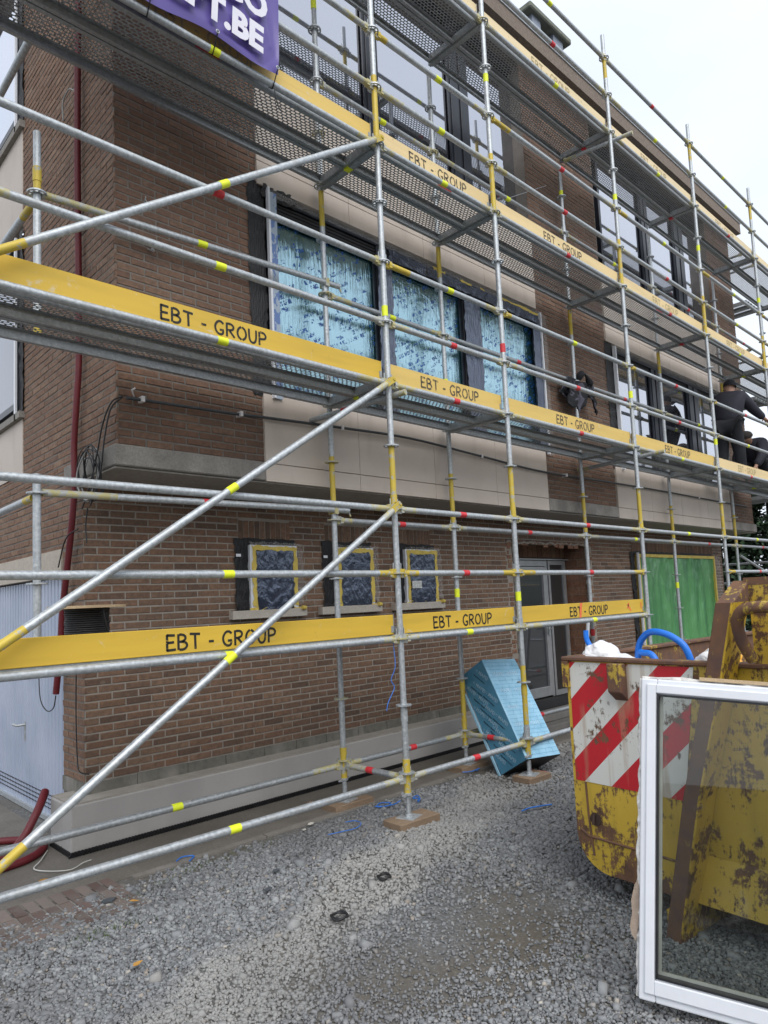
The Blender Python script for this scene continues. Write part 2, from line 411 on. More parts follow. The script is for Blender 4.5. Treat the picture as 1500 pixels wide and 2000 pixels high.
# --- lower front wall
SW = [(-.52, .143), (.467, 1.123), (1.454, 2.11)]      # small windows, outer membrane edges
hl = [(a+.10, b-.05, .285, .86) for a, b in SW]+[(3.62, 5.45, -1.2, 1.0), (6.98, 10.16, -.80, .87)]
zb0 = -.935
mb = MB(); sheet(mb, (0, YL, 0), FX, hl, (X0, X1, G-.05, 1.305), 0, FN, .30)
lower = mb.build('ground_floor_wall', MORT, B)
br = Bricks()
sold = [(a+.05, b-.05, .89, 1.07) for a, b in SW]+[(6.88, 10.2, .90, 1.075)]
br.wall((0, YL, 0), FX, FN, [(X0-.008, X1, zb0, 1.30)], zb0, off=X0, holes=[(h[0]-.001, h[1]+.001, h[2], h[3]) for h in hl[:3]]+[(3.50, 5.62, -1.3, 1.0), hl[4]]+sold)
for a in sold: br.soldier((0, YL, 0), FX, FN, a[0], a[1], a[2], a[3])
br.mb.build('brickwork', LOWB, lower)
# --- upper front wall piers
bays = [(-.61, 3.52), (5.27, 9.47)]
mb = MB(); sheet(mb, (0, YU, 0), FX, [(a, b, 1.45, 7.18) for a, b in bays], (X0, X1, 1.455, 7.26), 0, FN, .30)
upper = mb.build('upper_wall', MORTD, B)
br = Bricks(); br.wall((0, YU, 0), FX, FN, [(X0-.008, bays[0][0], 1.458, 7.25), (bays[0][1], bays[1][0], 1.458, 7.25), (bays[1][1], X1, 1.458, 7.25)], 1.458, off=X0)
br.mb.build('brickwork', UPB, upper)
# --- side wall (faces left), two upper bays of windows further back
mb = MB()
sheet(mb, (X0, 0, 0), SY, [(2.9, 6.2, 1.58, 7.1), (1.93, 4.4, G-.06, .82)], (YL, YB, G-.05, 7.26), 0, SN, .22)
sheet(mb, (X0, 0, 0), SY, [], (YU, YL, 1.455, 7.26))
side = mb.build('side_wall', MORTD, B)
br = Bricks(); br.wall((X0, 0, 0), SY, SN, [(YU-.008, YL, 1.458, 7.25), (YL, 2.9, 1.458, 7.25), (YL, 6.2, .82, 1.458), (2.9, 6.2, 1.458, 1.58), (YL-.008, 1.93, zb0, .82), (6.2, YB, zb0, 7.25)], zb0, off=YL)
br.mb.build('brickwork', brick_mat('brown_side_brick', [(0.224, 0.121, 0.076), (0.276, 0.161, 0.103), (0.242, 0.133, 0.084), (0.311, 0.192, 0.125), (0.196, 0.113, 0.076)], .25), side)
# right gable and back
mb = MB(); mb.box(X1-.02, YL+.3, G, X1, YB, 7.1); mb.box(X0+.02, YB-.02, G, X1, YB, 7.1); mb.box(X1-.018, YU+.01, 1.456, X1, YL+.31, 7.1); mb.box(X1-.018, YL+.01, G, X1, YL+.31, 1.3)
mb.box(X0+.25, YL+.9, 1.35, X1-.05, YB-.05, 1.45); mb.box(X0+.25, YU+.6, 4.2, X1-.05, YB-.05, 4.3)
mb.build('rear_wall', MORTD, B)
br = Bricks(); br.wall((X1, 0, 0), SY, Vector((1,0,0)), [(YU-.005, 3.5, 1.458, 7.25)], 1.458)
br.mb.build('gable_brickwork', UPB, B)
M_SLAB = conc('grey_weathered_concrete', (.19, .178, .16), (.32, .30, .27), 5, .85, .5, (.12, .11, .10))
M_SOF = conc('painted_soffit', (.28, .26, .23), (.36, .335, .30), 2, .8, .1)
mb = MB()
xs = [X0-.035]+[v for b in bays for v in b]+[X1+.08]
mb.box(X0-.035, YU-.03, 1.305, bays[0][0], YL+.3, 1.455); mb.box(bays[0][0], YU+.01, 1.305, bays[0][1], YL+.3, 1.455)
mb.box(bays[0][1], YU-.03, 1.305, bays[1][0], YL+.3, 1.455); mb.box(bays[1][0], YU+.01, 1.305, bays[1][1], YL+.3, 1.455); mb.box(bays[1][1], YU-.03, 1.305, X1+.08, YL+.3, 1.455)
bevel(mb.build('concrete_slab', M_SLAB, B), .008)
mb = MB(); mb.box(X0-.02, YU+.0, 1.290, X1+.05, YL-.010, 1.302); mb.build('soffit', M_SOF, B)
# cream cladding panels
t = NT('cream_cladding'); f = t.noise(1.6, 5); c = t.ramp(f, (.3, (.50, .43, .37)), (.7, (.58, .51, .445)))
c = t.mix(t.ramp(t.noise(5, 6, sc=(1, 1, .25)), (.55, 0), (.75, .35)), c, (.36, .31, .265)); c = t.mix(t.ramp(t.noise(60, 3), (.62, 0), (.7, .3)), c, (.4, .35, .3))
t.set(c, .6); t.bump(t.noise(14, 3), .05, .003); M_CREAM = t.m
def panels(a, b, z0, z1, n, plane='y', d=YU):
    mb = MB(); w = (b-a)/n
    for i in range(n):
        if plane == 'y': mb.box(a+i*w+.0018, d-.026, z0+.0018, a+(i+1)*w-.0018, d+.02, z1-.0018)
        else: mb.box(d-.02, a+i*w+.003, z0+.003, d+.03, a+(i+1)*w-.003, z1-.003)
    return [bevel(o, .0015) for o in build_each(mb, 'cladding_panel', M_CREAM, B)]
for (a, b), n in zip(bays, (4, 4)):
    panels(a, b, 1.30, 1.45, n); panels(a, b, 1.452, 2.03, n); panels(a, b, 3.84, 4.05, n); panels(a, b, 4.052, 4.86, n)
panels(2.9, 6.2, 1.585, 2.10, 2, 'x', X0+.01); panels(2.9, 6.2, 3.95, 4.9, 2, 'x', X0+.01); 
M_LINT = conc('cream_lintel', (.45, .40, .33), (.54, .48, .41), 3, .8, .2)
mb = MB(); mb.box(X0-.012, 1.935, .612, X0+.1, 4.5, .82); mb.build('lintel', M_LINT, B)
mb = MB(); mb.box(X0-.05, 2.86, 2.10, X0+.12, 6.2, 2.16); mb.box(X0-.05, 2.86, 4.9, X0+.12, 6.2, 4.97); build_each(mb, 'side_sill', M_SLAB, B)
# roof edge
M_FASC = conc('brown_exposed_aggregate', (.16, .125, .10), (.27, .22, .18), 30, .9, .8)
mb = MB(); mb.box(X0-.3, .64, 7.26, X1+.14, .80, 7.46); mb.box(X0-.3, .80, 7.26, X1+.14, YB, 7.32)
mb.build('roof_edge', M_FASC, B)
mb = MB(); mb.box(X0-.3, .625, 7.463, X1+.15, .82, 7.485); mb.build('roof_flashing', GALV, B)
mb = MB(); mb.box(X0, .86, 7.33, X1, YB, 7.4); mb.build('flat_roof', conc('roof_felt', (.04, .04, .04), (.07, .07, .07)), B)
# chimney with flat concrete cap on zinc legs
Z = plain('zinc_sheet', (.28, .31, .37), .5, .5); ch = MB()
for (xa, xb) in ((5.92, 6.17), (6.56, 6.88)): ch.box(xa, 2.04, 7.4, xb, 2.5, 10.08)
ch.box(6.172, 2.3, 7.4, 6.558, 2.4, 9.2)
cho = thing('chimney', (6, 2.3, 7.4), None, None); cho.parent = B; cho.location = Vector((6, 2.3, 7.4))-ORG[B.name]; build_each(ch, 'chimney_leg', Z, cho)
cp = MB(); cp.box(5.76, 1.96, 10.08, 7.05, 2.78, 10.19); bevel(cp.build('chimney_cap', conc('mossy_concrete', (.12, .13, .10), (.22, .23, .19), 8), cho), .02)
# plinth
t = NT('grey_render'); c = t.ramp(t.noise(1.3, 5), (.3, (.345, .33, .317)), (.7, (.40, .385, .37))); c = t.mix(t.ramp(t.noise(2, 5, sc=(1, 1, .3)), (.55, 0), (.75, .5)), c, (.29, .28, .27))
c = t.mix(t.ramp(t.noise(90, 3), (.66, 0), (.72, .4)), c, (.22, .21, .2)); t.set(c, .75); t.bump(t.noise(50, 3), .05, .003); M_PL = t.m; M_PT = conc('dusty_mortar', (.30, .275, .24), (.40, .37, .33), 10)
mb = MB(); mb.box(X0-.17, 1.315, G+.034, 3.42, YL-.002, -1.03); mb.box(X0-.17, YL-.002, G+.034, X0-.002, 1.72, -1.03)
mb.box(5.66, 1.315, G+.045, X1, YL-.002, -1.03)
pl = bevel(mb.build('plinth', M_PL, B), .01, 2)
mb = MB(); mb.box(X0-.16, 1.325, -1.032, 3.41, YL-.002, -1.018); mb.box(X0-.16, YL-.002, -1.032, X0-.002, 1.715, -1.018)
mb.build('mortar_topping', M_PT, pl)
mb = MB()
x = X0-.006
while x < 3.5:
    w_ = random.uniform(.35, .5); mb.box(x, YL-.012+random.uniform(0, .006), -1.04, min(x+w_-.006, 3.5), YL+.01, zb0-.002+random.uniform(-.006, .004)); x += w_
mb.box(X0-.010, YL-.004, -1.04, X0+.01, 1.93, zb0)
mb.build('base_course', conc('old_grey_block', (.12, .118, .10), (.22, .21, .18), 14, .9, .7, (.30, .28, .25)), B)
# black dimpled membrane peeping out below the plinth
mb = MB()
x = X0-.18
while x < 3.3:
    for k in range(2):
        mb.obox((x+(k*.012), 1.312-.004*(k), G+.016+.018*k), (.008, 0, .003), (0, .006, 0), (-.002, 0, .008))
    x += .024
y = 1.32
while y < 1.72:
    for k in range(2): mb.obox((X0-.173, y+k*.012, G+.016+.018*k), (.006, 0, 0), (0, .008, .003), (0, 0, .008))
    y += .024
mb.box(X0-.165, 1.32, G, 3.3, 1.4, G+.045)
mb.build('dimpled_membrane', BLACK, B)
# ================================================================ windows and doors
ANTH = plain('anthracite_frame', (.022, .026, .036), .35, .2, var=.1, bump=0)
t = NT('black_membrane'); t.set((.012, .012, .014), .55); t.bump(t.noise(12, 3, sc=(6, 6, 1.0)), .8, .03); MEMB = t.m
PVC = plain('white_pvc', (.72, .74, .78), .3, var=.03, bump=0)
MTAPE = plain('masking_tape', (.62, .47, .10), .6, var=.15)
def glass_mat(name, tint=(.02, .022, .028), refl=.55, gl=(.86, .88, .95), rough=.02):
    t = NT(name); t.set(tint, .3)
    gl_ = t.n('BsdfGlossy'); gl_.inputs['Roughness'].default_value = rough; gl_.inputs['Color'].default_value = (*gl, 1)
    lw = t.n('LayerWeight'); lw.inputs[0].default_value = .35
    f = t.math('ADD', t.math('MULTIPLY', lw.outputs['Fresnel'], .9), refl)
    f = t.math('MINIMUM', f, .95)
    b = t.n('Bump'); b.inputs['Strength'].default_value = .04; b.inputs['Distance'].default_value = .01; t.l(t.noise(1.2, 2), b.inputs['Height']); t.l(b.outputs[0], gl_.inputs['Normal'])
    m = t.n('MixShader'); t.l(f, m.inputs[0]); t.l(t.b.outputs[0], m.inputs[1]); t.l(gl_.outputs[0], m.inputs[2]); t.l(m.outputs[0], t.out.inputs[0]); return t.m
SKYG = glass_mat('reflective_glazing', refl=.5); DARKG = glass_mat('dark_glazing', (.03, .033, .036), .05, rough=.03)
def film_mat(name, base, marks, refl=.4, gl=(.8, .95, 1), wr=.5, stretch=(14, 1, 1.2), dark=None):
    t = NT(name); O = t.tc.outputs['Object']
    c = t.ramp(t.noise(1.3, 4), (.3, tuple(x*.75 for x in base)), (.7, base))
    if dark: c = t.mix(t.ramp(t.noise(2.4, 3, sc=(1.6, 1, .25)), (.45, 0), (.6, .8)), c, dark)
    w_ = t.noise(3.2, 5, sc=stretch, dist=1.6)
    if marks:
        bt = t.n('TexBrick'); bt.inputs['Scale'].default_value = 4.6; bt.inputs['Mortar Size'].default_value = .035; bt.inputs['Color1'].default_value = (1,1,1,1); bt.inputs['Color2'].default_value = (0,0,0,1); bt.inputs['Mortar'].default_value = (0,0,0,1)
        sx = t.n('SeparateXYZ'); t.l(O, sx.inputs[0]); cx = t.n('CombineXYZ'); t.l(sx.outputs[0], cx.inputs[0]); t.l(sx.outputs[2], cx.inputs[1])
        t.l(t.map(cx.outputs[0], rot=(0, 0, R(-28))), bt.inputs[0])
        mk = t.math('MULTIPLY', t.math('GREATER_THAN', bt.outputs['Color'], .5), t.ramp(t.noise(26, 4, rough=.8), (.50, 0), (.55, 1)))
        c = t.mix(t.math('MULTIPLY', mk, .75), c, marks)
    t.set(c, .35)
    g_ = t.n('BsdfGlossy'); g_.inputs['Roughness'].default_value = .06; g_.inputs['Color'].default_value = (*gl, 1)
    b = t.n('Bump'); b.inputs['Strength'].default_value = wr; b.inputs['Distance'].default_value = .02; t.l(t.math('ADD', w_, t.math('MULTIPLY', t.noise(1.1, 3, dist=2), 1.2)), b.inputs['Height']); t.l(b.outputs[0], g_.inputs['Normal']); t.l(b.outputs[0], t.b.inputs['Normal'])
    f = refl
    m = t.n('MixShader')
    if marks: t.l(t.math('SUBTRACT', refl, t.math('MULTIPLY', mk, .45*refl/.4)), m.inputs[0])
    else: m.inputs[0].default_value = f
    t.l(t.b.outputs[0], m.inputs[1]); t.l(g_.outputs[0], m.inputs[2]); t.l(m.outputs[0], t.out.inputs[0]); return t.m
BFILM = film_mat('blue_printed_protective_film', (.035, .12, .14), (.015, .09, .40), .58, (.62, .90, 1), wr=.26, stretch=(9, 1, .8))
NFILM = film_mat('wrinkled_clear_film', (.007, .014, .045), None, .15, (.70, .80, 1), .42, (3.2, 1, 2.0))
GFILM = film_mat('green_protective_sheet', (.12, .40, .13), None, .14, (.8, 1, .85), .8, (9, 1, .6), dark=(.04, .20, .07))
def clear(name, a, col=(.7, .72, .74), rough=.25):
    t = NT(name); t.set(col, rough); tr = t.n('BsdfTransparent'); m = t.n('MixShader')
    f = t.ramp(t.noise(9, 4, dist=2), (.3, a*.6), (.7, min(1, a*1.4))); t.l(f, m.inputs[0]); t.l(tr.outputs[0], m.inputs[1]); t.l(t.b.outputs[0], m.inputs[2]); t.l(m.outputs[0], t.out.inputs[0])
    t.bump(t.noise(6, 4, dist=2), .6, .02); return t.m
FLAP = clear('clear_plastic_flap', .22, (.50, .48, .46)); 
def crumple(mb, x0, x1, z0, z1, y, amp=.012, nx=8, nz=14, mi=0, seed=1, edge=.01):
    rnd = random.Random(seed); vs = []
    for k in range(nz+1):
        for i in range(nx+1):
            ex = rnd.uniform(-edge, edge) if i in (0, nx) else 0; ez = rnd.uniform(-edge, edge) if k in (0, nz) else 0
            vs.append((x0+(x1-x0)*i/nx+ex, y-abs(rnd.gauss(0, amp)), z0+(z1-z0)*k/nz+ez))
    mb.add(vs, [(k*(nx+1)+i, k*(nx+1)+i+1, (k+1)*(nx+1)+i+1, (k+1)*(nx+1)+i) for k in range(nz) for i in range(nx)], mi, True)
def big_window(xs, z0, z1, y, glass, label, film=False, shutter=0, side=None, fr=.05):
    """xs: list of (pane start, pane end)"""
    a, b = xs[0][0], xs[-1][1]; mb = MB()
    mb.box(a-fr, y-.02, z0-fr, a, y+.06, z1+fr); mb.box(b, y-.02, z0-fr, b+fr, y+.06, z1+fr)
    mb.box(a, y-.02, z0-fr, b, y+.06, z0); mb.box(a, y-.02, z1, b, y+.06, z1+fr)
    for i in range(len(xs)-1):
        p, q = xs[i][1], xs[i+1][0]; mb.box(p, y-.017, z0, p+(q-p)*.42, y+.058, z1); mb.box(p+(q-p)*.42, y-.002, z0, p+(q-p)*.58, y+.058, z1); mb.box(p+(q-p)*.58, y-.017, z0, q, y+.058, z1)
    wf = bevel(mb.build('window', ANTH, B, label=label), .003)
    for p, q in xs:
        gz1 = z1-shutter
        m2 = MB().box(p+.002, y+.035, z0+.002, q-.002, y+.055, gz1-.002); m2.build('pane', glass, wf)
        m3 = MB(); e = .035
        m3.box(p, y-.004, z0, p+e, y+.019, gz1); m3.box(q-e, y-.004, z0, q, y+.019, gz1); m3.box(p+e, y-.004, z0, q-e, y+.019, z0+e); m3.box(p+e, y-.004, gz1-e, q-e, y+.019, gz1)
        m3.build('sash', ANTH, wf)
    if shutter:
        m4 = MB(); n = 4
        for i in range(n): m4.tube([(a, y+.012, z1-shutter+(i+.5)*shutter/n), (b, y+.012, z1-shutter+(i+.5)*shutter/n)], shutter/n*.52, 8)
        m4.build('roller_shutter', BLACK, wf)
    return wf
W1 = big_window([(-.44, .775), (.93, 2.075), (2.33, 3.50)], 2.06, 3.76, .865, BFILM, 'wide first floor window covered in blue printed film', shutter=.13)
W2 = big_window([(5.56, 6.72), (6.99, 8.12), (8.5, 9.40)], 2.06, 3.74, .885, SKYG, 'wide first floor window with bare reflecting glass', shutter=.05)
W3 = big_window([(-0.43, 0.88), (1.02, 2.24), (2.54, 3.65)], 4.96, 7.10, .985, SKYG, None)
W4 = big_window([(5.66, 7.05), (7.28, 8.33), (8.69, 9.54)], 4.96, 7.10, .985, SKYG, None)
# membranes, tapes and flaps of first window
mb = MB(); crumple(mb, -.70, -.53, 2.0, 3.86, .855, .008, 4, 40, seed=2); crumple(mb, -.56, -.2, 3.74, 3.86, .84, .01, 10, 4, seed=3)
build_each(mb, 'black_sealing_membrane', MEMB, W1)
mb = MB()
crumple(mb, .755, .95, 2.06, 3.66, .822, .004, 4, 40, seed=4); crumple(mb, 2.06, 2.35, 2.06, 3.68, .822, .005, 6, 40, seed=5); crumple(mb, 3.40, 3.56, 2.06, 3.70, .822, .004, 5, 40, seed=6)
crumple(mb, .9, 3.5, 3.63, 3.74, .80, .006, 60, 4, seed=7)
build_each(mb, 'black_wrapping_foil', film_mat('crinkled_black_foil', (.010, .014, .035), None, .14, (.7, .8, 1), .6, (9, 1, 1.2)), W1)
mb = MB().box(-.525, .80, 2.0, -.505, .835, 3.83); mb.box(3.555, .80, 2.0, 3.575, .835, 3.80); build_each(mb, 'white_edge_strip', PVC, W1)
mb = MB(); crumple(mb, 3.575, 3.72, 2.0, 3.80, .838, .003, 4, 30, seed=8); crumple(mb, -.5, 3.6, 3.765, 3.825, .825, .002, 60, 2, seed=9, edge=.002); build_each(mb, 'plastic_flap', FLAP, W1)
mb = MB().box(-.50, .815, 2.0, -.43, .818, 3.80)
t = NT('printed_tape'); t.set(t.ramp(t.noise(18, 2, sc=(1, 1, .5)), (.48, (.35, .42, .5)), (.52, (.12, .2, .42)), const=True), .4)
to = mb.build('printed_tape', t.m, W1)
mb = MB()
for (a, b) in ((2.35, 2.42), (1.55, 1.75), (2.0, 2.2), (2.7, 3.5)): crumple(mb, a, b, 3.735, 3.765, .80, .003, 6, 2, seed=int(a*10))
build_each(mb, 'masking_tape', MTAPE, W1)
# second window
mb = MB(); crumple(mb, 5.24, 5.44, 2.0, 3.86, .855, .008, 4, 40, seed=12); mb.build('black_sealing_membrane', MEMB, W2)
mb = MB().box(5.44, .79, 2.0, 5.455, .84, 3.8); mb.box(5.475, .80, 2.0, 5.49, .84, 3.8); build_each(mb, 'white_edge_strip', PVC, W2)
mb = MB(); crumple(mb, 9.45, 9.62, 2.0, 3.80, .838, .003, 4, 30, seed=18); crumple(mb, 5.4, 9.5, 3.755, 3.83, .825, .002, 60, 2, seed=19, edge=.002); build_each(mb, 'plastic_flap', FLAP, W2)
ORG_G = film_mat('glazing_with_orange_reflection', (.50, .13, .05), None, .12, wr=.2)  # orange of a reflection put into the glazing's base colour
# side windows (seen edge-on at far left)
for z0, z1, lab in ((2.22, 3.85, None), (5.03, 6.9, None)):
    mb = MB()
    for (a, b) in ((2.98, 3.04), (4.5, 4.62), (6.1, 6.16)): mb.box(X0-.03, a, z0, X0+.06, b, z1)
    mb.box(X0-.03, 3.04, z0, X0+.06, 6.1, z0+.06); mb.box(X0-.03, 3.04, z1-.06, X0+.06, 6.1, z1)
    wf = mb.build('window', ANTH, B)
    for a, b in ((3.04, 4.5), (4.62, 6.1)): MB().box(X0-.002, a, z0+.06, X0+.03, b, z1-.06).build('pane', SKYG if z0 > 4 else DARKG, wf)
    mb = MB(); vs = []
    for k in range(31):
        for i in range(4): vs.append((X0-.012-abs(random.gauss(0, .008)), 2.86+i*.04, z0-.05+(z1-z0+.1)*k/30))
    mb.add(vs, [(k*4+i, k*4+i+1, (k+1)*4+i+1, (k+1)*4+i) for k in range(30) for i in range(3)], 0, True); mb.build('black_sealing_membrane', MEMB, wf)
    MB().box(X0-.05, 2.985, z0-.12, X0-.032, 3.02, z1).build('white_edge_strip', PVC, wf)
# small windows
M_SILL = conc('cream_stone_sill', (.42, .38, .33), (.52, .475, .42), 6, .7, .1)
for i, (a, b) in enumerate(SW):
    fa, fb = a+.14, b-.015; z0, z1 = .27, .845; y = YL
    mb = MB(); e = .035
    mb.box(fa, y-.06, z0, fa+e, y+.02, z1); mb.box(fb-e, y-.06, z0, fb, y+.02, z1); mb.box(fa+e, y-.06, z0, fb-e, y+.02, z0+e); mb.box(fa+e, y-.06, z1-e, fb-e, y+.02, z1)
    wf = mb.build('small_window', PVC, B, label=('small taped window nearest the house corner', 'middle one of the three small taped windows', 'small taped window with a paper note, nearest the door')[i])
    m2 = MB(); m2.box(fa+e, y-.03, z0+e, fb-e, y, z1-e); m2.build('pane', DARKG, wf)
    m2 = MB(); crumple(m2, fa+.055, fb-.055, z0-.02, z1-.05, y-.068, .002, 12, 16, seed=30+i); m2.build('clear_film', NFILM, wf)
    m2 = MB(); e2 = .045
    for (p, q, r_, s_) in ((fa+.012, fa+.012+e2, z0+.02, z1-.01), (fb-e2, fb-.004, z0+.02, z1-.01), (fa+.04, fb-.03, z1-.055, z1-.008), (fa-.02, fb+.05, z0-.035, z0+.012)):
        crumple(m2, p, q, r_, s_, y-.064, .003, 3 if q-p < .1 else 14, 14 if q-p < .1 else 3, seed=40+i)
    m2.tube([(fb+.02, y-.09, z0+.0), (fb+.06, y-.09, z0-.005)], .02, 8)
    build_each(m2, 'masking_tape', MTAPE, wf)
    m2 = MB(); crumple(m2, a, fa-.002, z0-.02, .905, y-.012, .008, 4, 18, seed=50+i, edge=.012); crumple(m2, a, fb+.01, z1+.005, .905, y-.012, .006, 14, 3, seed=60+i)
    m2.add([(a+.03, y-.02, z0-.02), (fa-.01, y-.02, z0-.02), (fa-.03, y-.045, z0-.09)], [(0, 1, 2)]); build_each(m2, 'black_sealing_membrane', MEMB, wf)
    m2 = MB().box(a+.01, y-.026, .74, a+.06, y-.024, .765); m2.build('white_sticker', PVC, wf)
    m2 = MB(); crumple(m2, fb+.004, fb+.085, z0+.03, z1+.0, y-.04, .008, 4, 14, seed=70+i); crumple(m2, fa, fb+.07, z1-.004, z1+.025, y-.05, .006, 12, 2, seed=75+i); build_each(m2, 'plastic_flap', FLAP, wf)
    m2 = MB(); m2.box(fa-.012, y-.066, z0-.04, fa-.002, y-.05, z1); m2.build('white_edge_strip', PVC, wf)
    m2 = MB(); m2.box(a-.065, y-.075, .19, b+.075, y+.05, .265); bevel(m2.build('window_sill', M_SILL, wf), .004)
    if i == 2: MB().box(fa+.05, y-.09, .42, fa+.2, y-.088, .50).build('paper_note', plain('printed_paper', (.55, .56, .55), .7, var=.4, scale=60), wf)
# green sheeted window
y = YL; mb = MB(); fa, fb, z0, z1 = 7.0, 10.14, -.88, .88
mb.box(fa, y-.06, z0, fa+.05, y+.05, z1); mb.box(fb-.05, y-.06, z0, fb, y+.05, z1); mb.box(fa+.05, y-.06, z0, fb-.05, y+.05, z0+.05); mb.box(fa+.05, y-.06, z1-.05, fb-.05, y+.05, z1)
wg = mb.build('window', MTAPE, B, label='ground floor window hung with green plastic sheet')
mb = MB(); nxx, nzz = 90, 24; vs = []
for k in range(nzz+1):
    for i in range(nxx+1):
        u = i/nxx; vs.append((fa+.05+(fb-fa-.1)*u, y-.035+.028*math.sin(u*44+.6*math.sin(k*.3))*math.cos(u*9)+random.gauss(0, .003)-(.02*math.sin(i*1.7) if k < 4 else 0), z0+.05+(z1-z0-.1)*k/nzz))
mb.add(vs, [(k*(nxx+1)+i, k*(nxx+1)+i+1, (k+1)*(nxx+1)+i+1, (k+1)*(nxx+1)+i) for k in range(nzz) for i in range(nxx)], 0, True)
mb.build('green_plastic_sheet', GFILM, wg)
mb = MB(); crumple(mb, 6.80, 6.93, -1.0, .90, y-.012, .012, 4, 30, seed=80); crumple(mb, 6.80, 10.1, .885, .925, y-.012, .006, 60, 2, seed=81); build_each(mb, 'black_sealing_membrane', MEMB, wg)
build_each(MB().box(6.945, y-.075, -1, 6.96, y-.05, .9).box(6.975, y-.075, -1, 6.99, y-.05, .9), 'white_edge_strip', PVC, wg)
mb = MB(); crumple(mb, 10.16, 10.46, -.9, .88, y-.03, .006, 5, 24, seed=82); mb.build('plastic_flap', FLAP, wg)
# ---- entrance recess
ent = MB(); yd = 1.88
br = Bricks()
br.wall((5.45, 0, 0), SY, SN, [(YL-.02, yd, -1.12, .98)], -1.1, course=.105, L=.22, gap=.006)
br.soldier((0, yd-.02, 0), FX, FN, 3.66, 5.44, .82, 1.0, .12)
for z in np.arange(-1.1, 1.0, .06):
    for (xa, xb) in ((3.50, 3.62), (5.46, 5.62)):
        xx = xa+random.uniform(0, .025); n = random.choice((1, 1, 2))
        for q in range(n):
            wq = (xb-xx)/(n-q)*random.uniform(.7, 1.0)
            br.brick(Vector((0, YL, 0)), FX, Vector((0,0,1)), FN, xx, xx+wq-.006, z+.003+random.uniform(0, .008), z+.055, random.uniform(-.004, .012)); xx += wq
x = 3.5
while x < 5.6:
    w_ = random.uniform(.07, .2); br.brick(Vector((0, YL, 0)), FX, Vector((0,0,1)), FN, x, x+w_-.01, .955+random.uniform(-.03, .02), 1.0, random.uniform(-.004, .01)); x += w_
ob = br.mb.build('broken_brick_reveal', ORB, B)
mb = MB()   # raw backing around the opening
mb.box(3.5, yd, .80, 5.6, yd+.05, 1.05); mb.box(5.451, YL+.012, -1.2, 5.52, yd, 1.0); mb.box(3.55, YL+.012, -1.2, 3.615, yd, 1.0); mb.box(3.615, YL+.012, 1.0, 5.45, yd, 1.02)
build_each(mb, 'raw_backing', MORTD, B)
# mortar ridges along the torn jambs
mb = MB()
for xj in (3.635, 5.44):
    pts = [(xj+random.uniform(-.012, .012), YL-.006+random.uniform(-.006, .01), z) for z in np.arange(-1.1, 1.0, .035)]
    mb.tube(pts, [random.uniform(.006, .018) for _ in pts], 6)
pts = [(x, YL-.004+random.uniform(-.006, .01), .985+random.uniform(-.015, .02)) for x in np.arange(3.5, 5.6, .04)]; mb.tube(pts, [random.uniform(.008, .022) for _ in pts], 6)
build_each(mb, 'torn_mortar', MORT, B)
ALU = plain('dull_aluminium', (.42, .43, .44), .45, .5, var=.1)
mb = MB()
for (a, b, c, d) in ((3.62, 3.70, -1.15, .78), (4.86, 4.905, -1.15, .78), (4.935, 4.98, -1.15, .78), (5.33, 5.40, -1.15, .78), (3.70, 4.86, .70, .78), (4.98, 5.33, .72, .78), (4.98, 5.33, -1.15, -1.08)): mb.box(a, yd-.06, c, b, yd+.0, d)
mb.box(3.62, yd-.1, .785, 5.44, yd+.01, .80)
dr = mb.build('entrance_door', ALU, B)
mb = MB()
for (a, b, c, d) in ((3.70, 3.78, -1.13, .69), (4.78, 4.855, -1.13, .69), (3.78, 4.78, -1.13, -1.0), (3.78, 4.78, .61, .69)): mb.box(a, yd-.075, c, b, yd-.01, d)
lf = bevel(mb.build('door_leaf', ALU, dr), .004)
MB().box(3.78, yd-.04, -1.0, 4.78, yd-.03, .61).build('door_glass', DARKG, dr)
MB().box(4.98, yd-.04, -1.08, 5.33, yd-.03, .72).build('sidelight_glass', DARKG, dr)
mb = MB().box(4.80, yd-.095, -.28, 4.84, yd-.075, -.10); mb.tube([(4.82, yd-.095, -.2), (4.82, yd-.14, -.2), (4.72, yd-.14, -.2)], .009, 8); mb.build('door_handle', GALV, dr)
MB().box(4.62, yd-.046, .02, 4.80, yd-.042, .14).build('paper_note', plain('paper', (.55, .56, .62), .7), dr)
mb = MB().box(4.15, yd-.030, -.62, 4.72, yd-.028, -.15).box(4.15, yd-.030, -.72, 4.72, yd-.028, -.67); 
# interior seen dimly behind the glass
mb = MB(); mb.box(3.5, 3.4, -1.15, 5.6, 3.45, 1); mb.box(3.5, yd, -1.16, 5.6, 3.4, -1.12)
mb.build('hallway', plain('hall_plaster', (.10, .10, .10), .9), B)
def text_obj(s, size, loc, rot, mat, parent, name='lettering', bold=0, ext=.0005, org=None):
    cu = bpy.data.curves.new('txt', 'FONT'); cu.body = s; cu.size = size; cu.offset = bold; cu.extrude = ext; cu.resolution_u = 3
    o = bpy.data.objects.new('txt', cu); COL.objects.link(o); bpy.context.view_layer.update()
    me = bpy.data.meshes.new_from_object(o.evaluated_get(bpy.context.evaluated_depsgraph_get())); bpy.data.objects.remove(o)
    Mx = Matrix.Translation(Vector(loc)) @ rot.to_matrix().to_4x4() if not isinstance(rot, Matrix) else Matrix.Translation(Vector(loc)) @ rot
    me.transform(Mx)
    if parent: me.transform(Matrix.Translation(-ORG.get(parent.name, Vector())))
    me.materials.clear(); me.materials.append(mat); me.name = name
    q = bpy.data.objects.new(name, me); COL.objects.link(q)
    if parent: q.parent = parent; ORG[q.name] = ORG.get(parent.name, Vector())
    return q
from mathutils import Euler
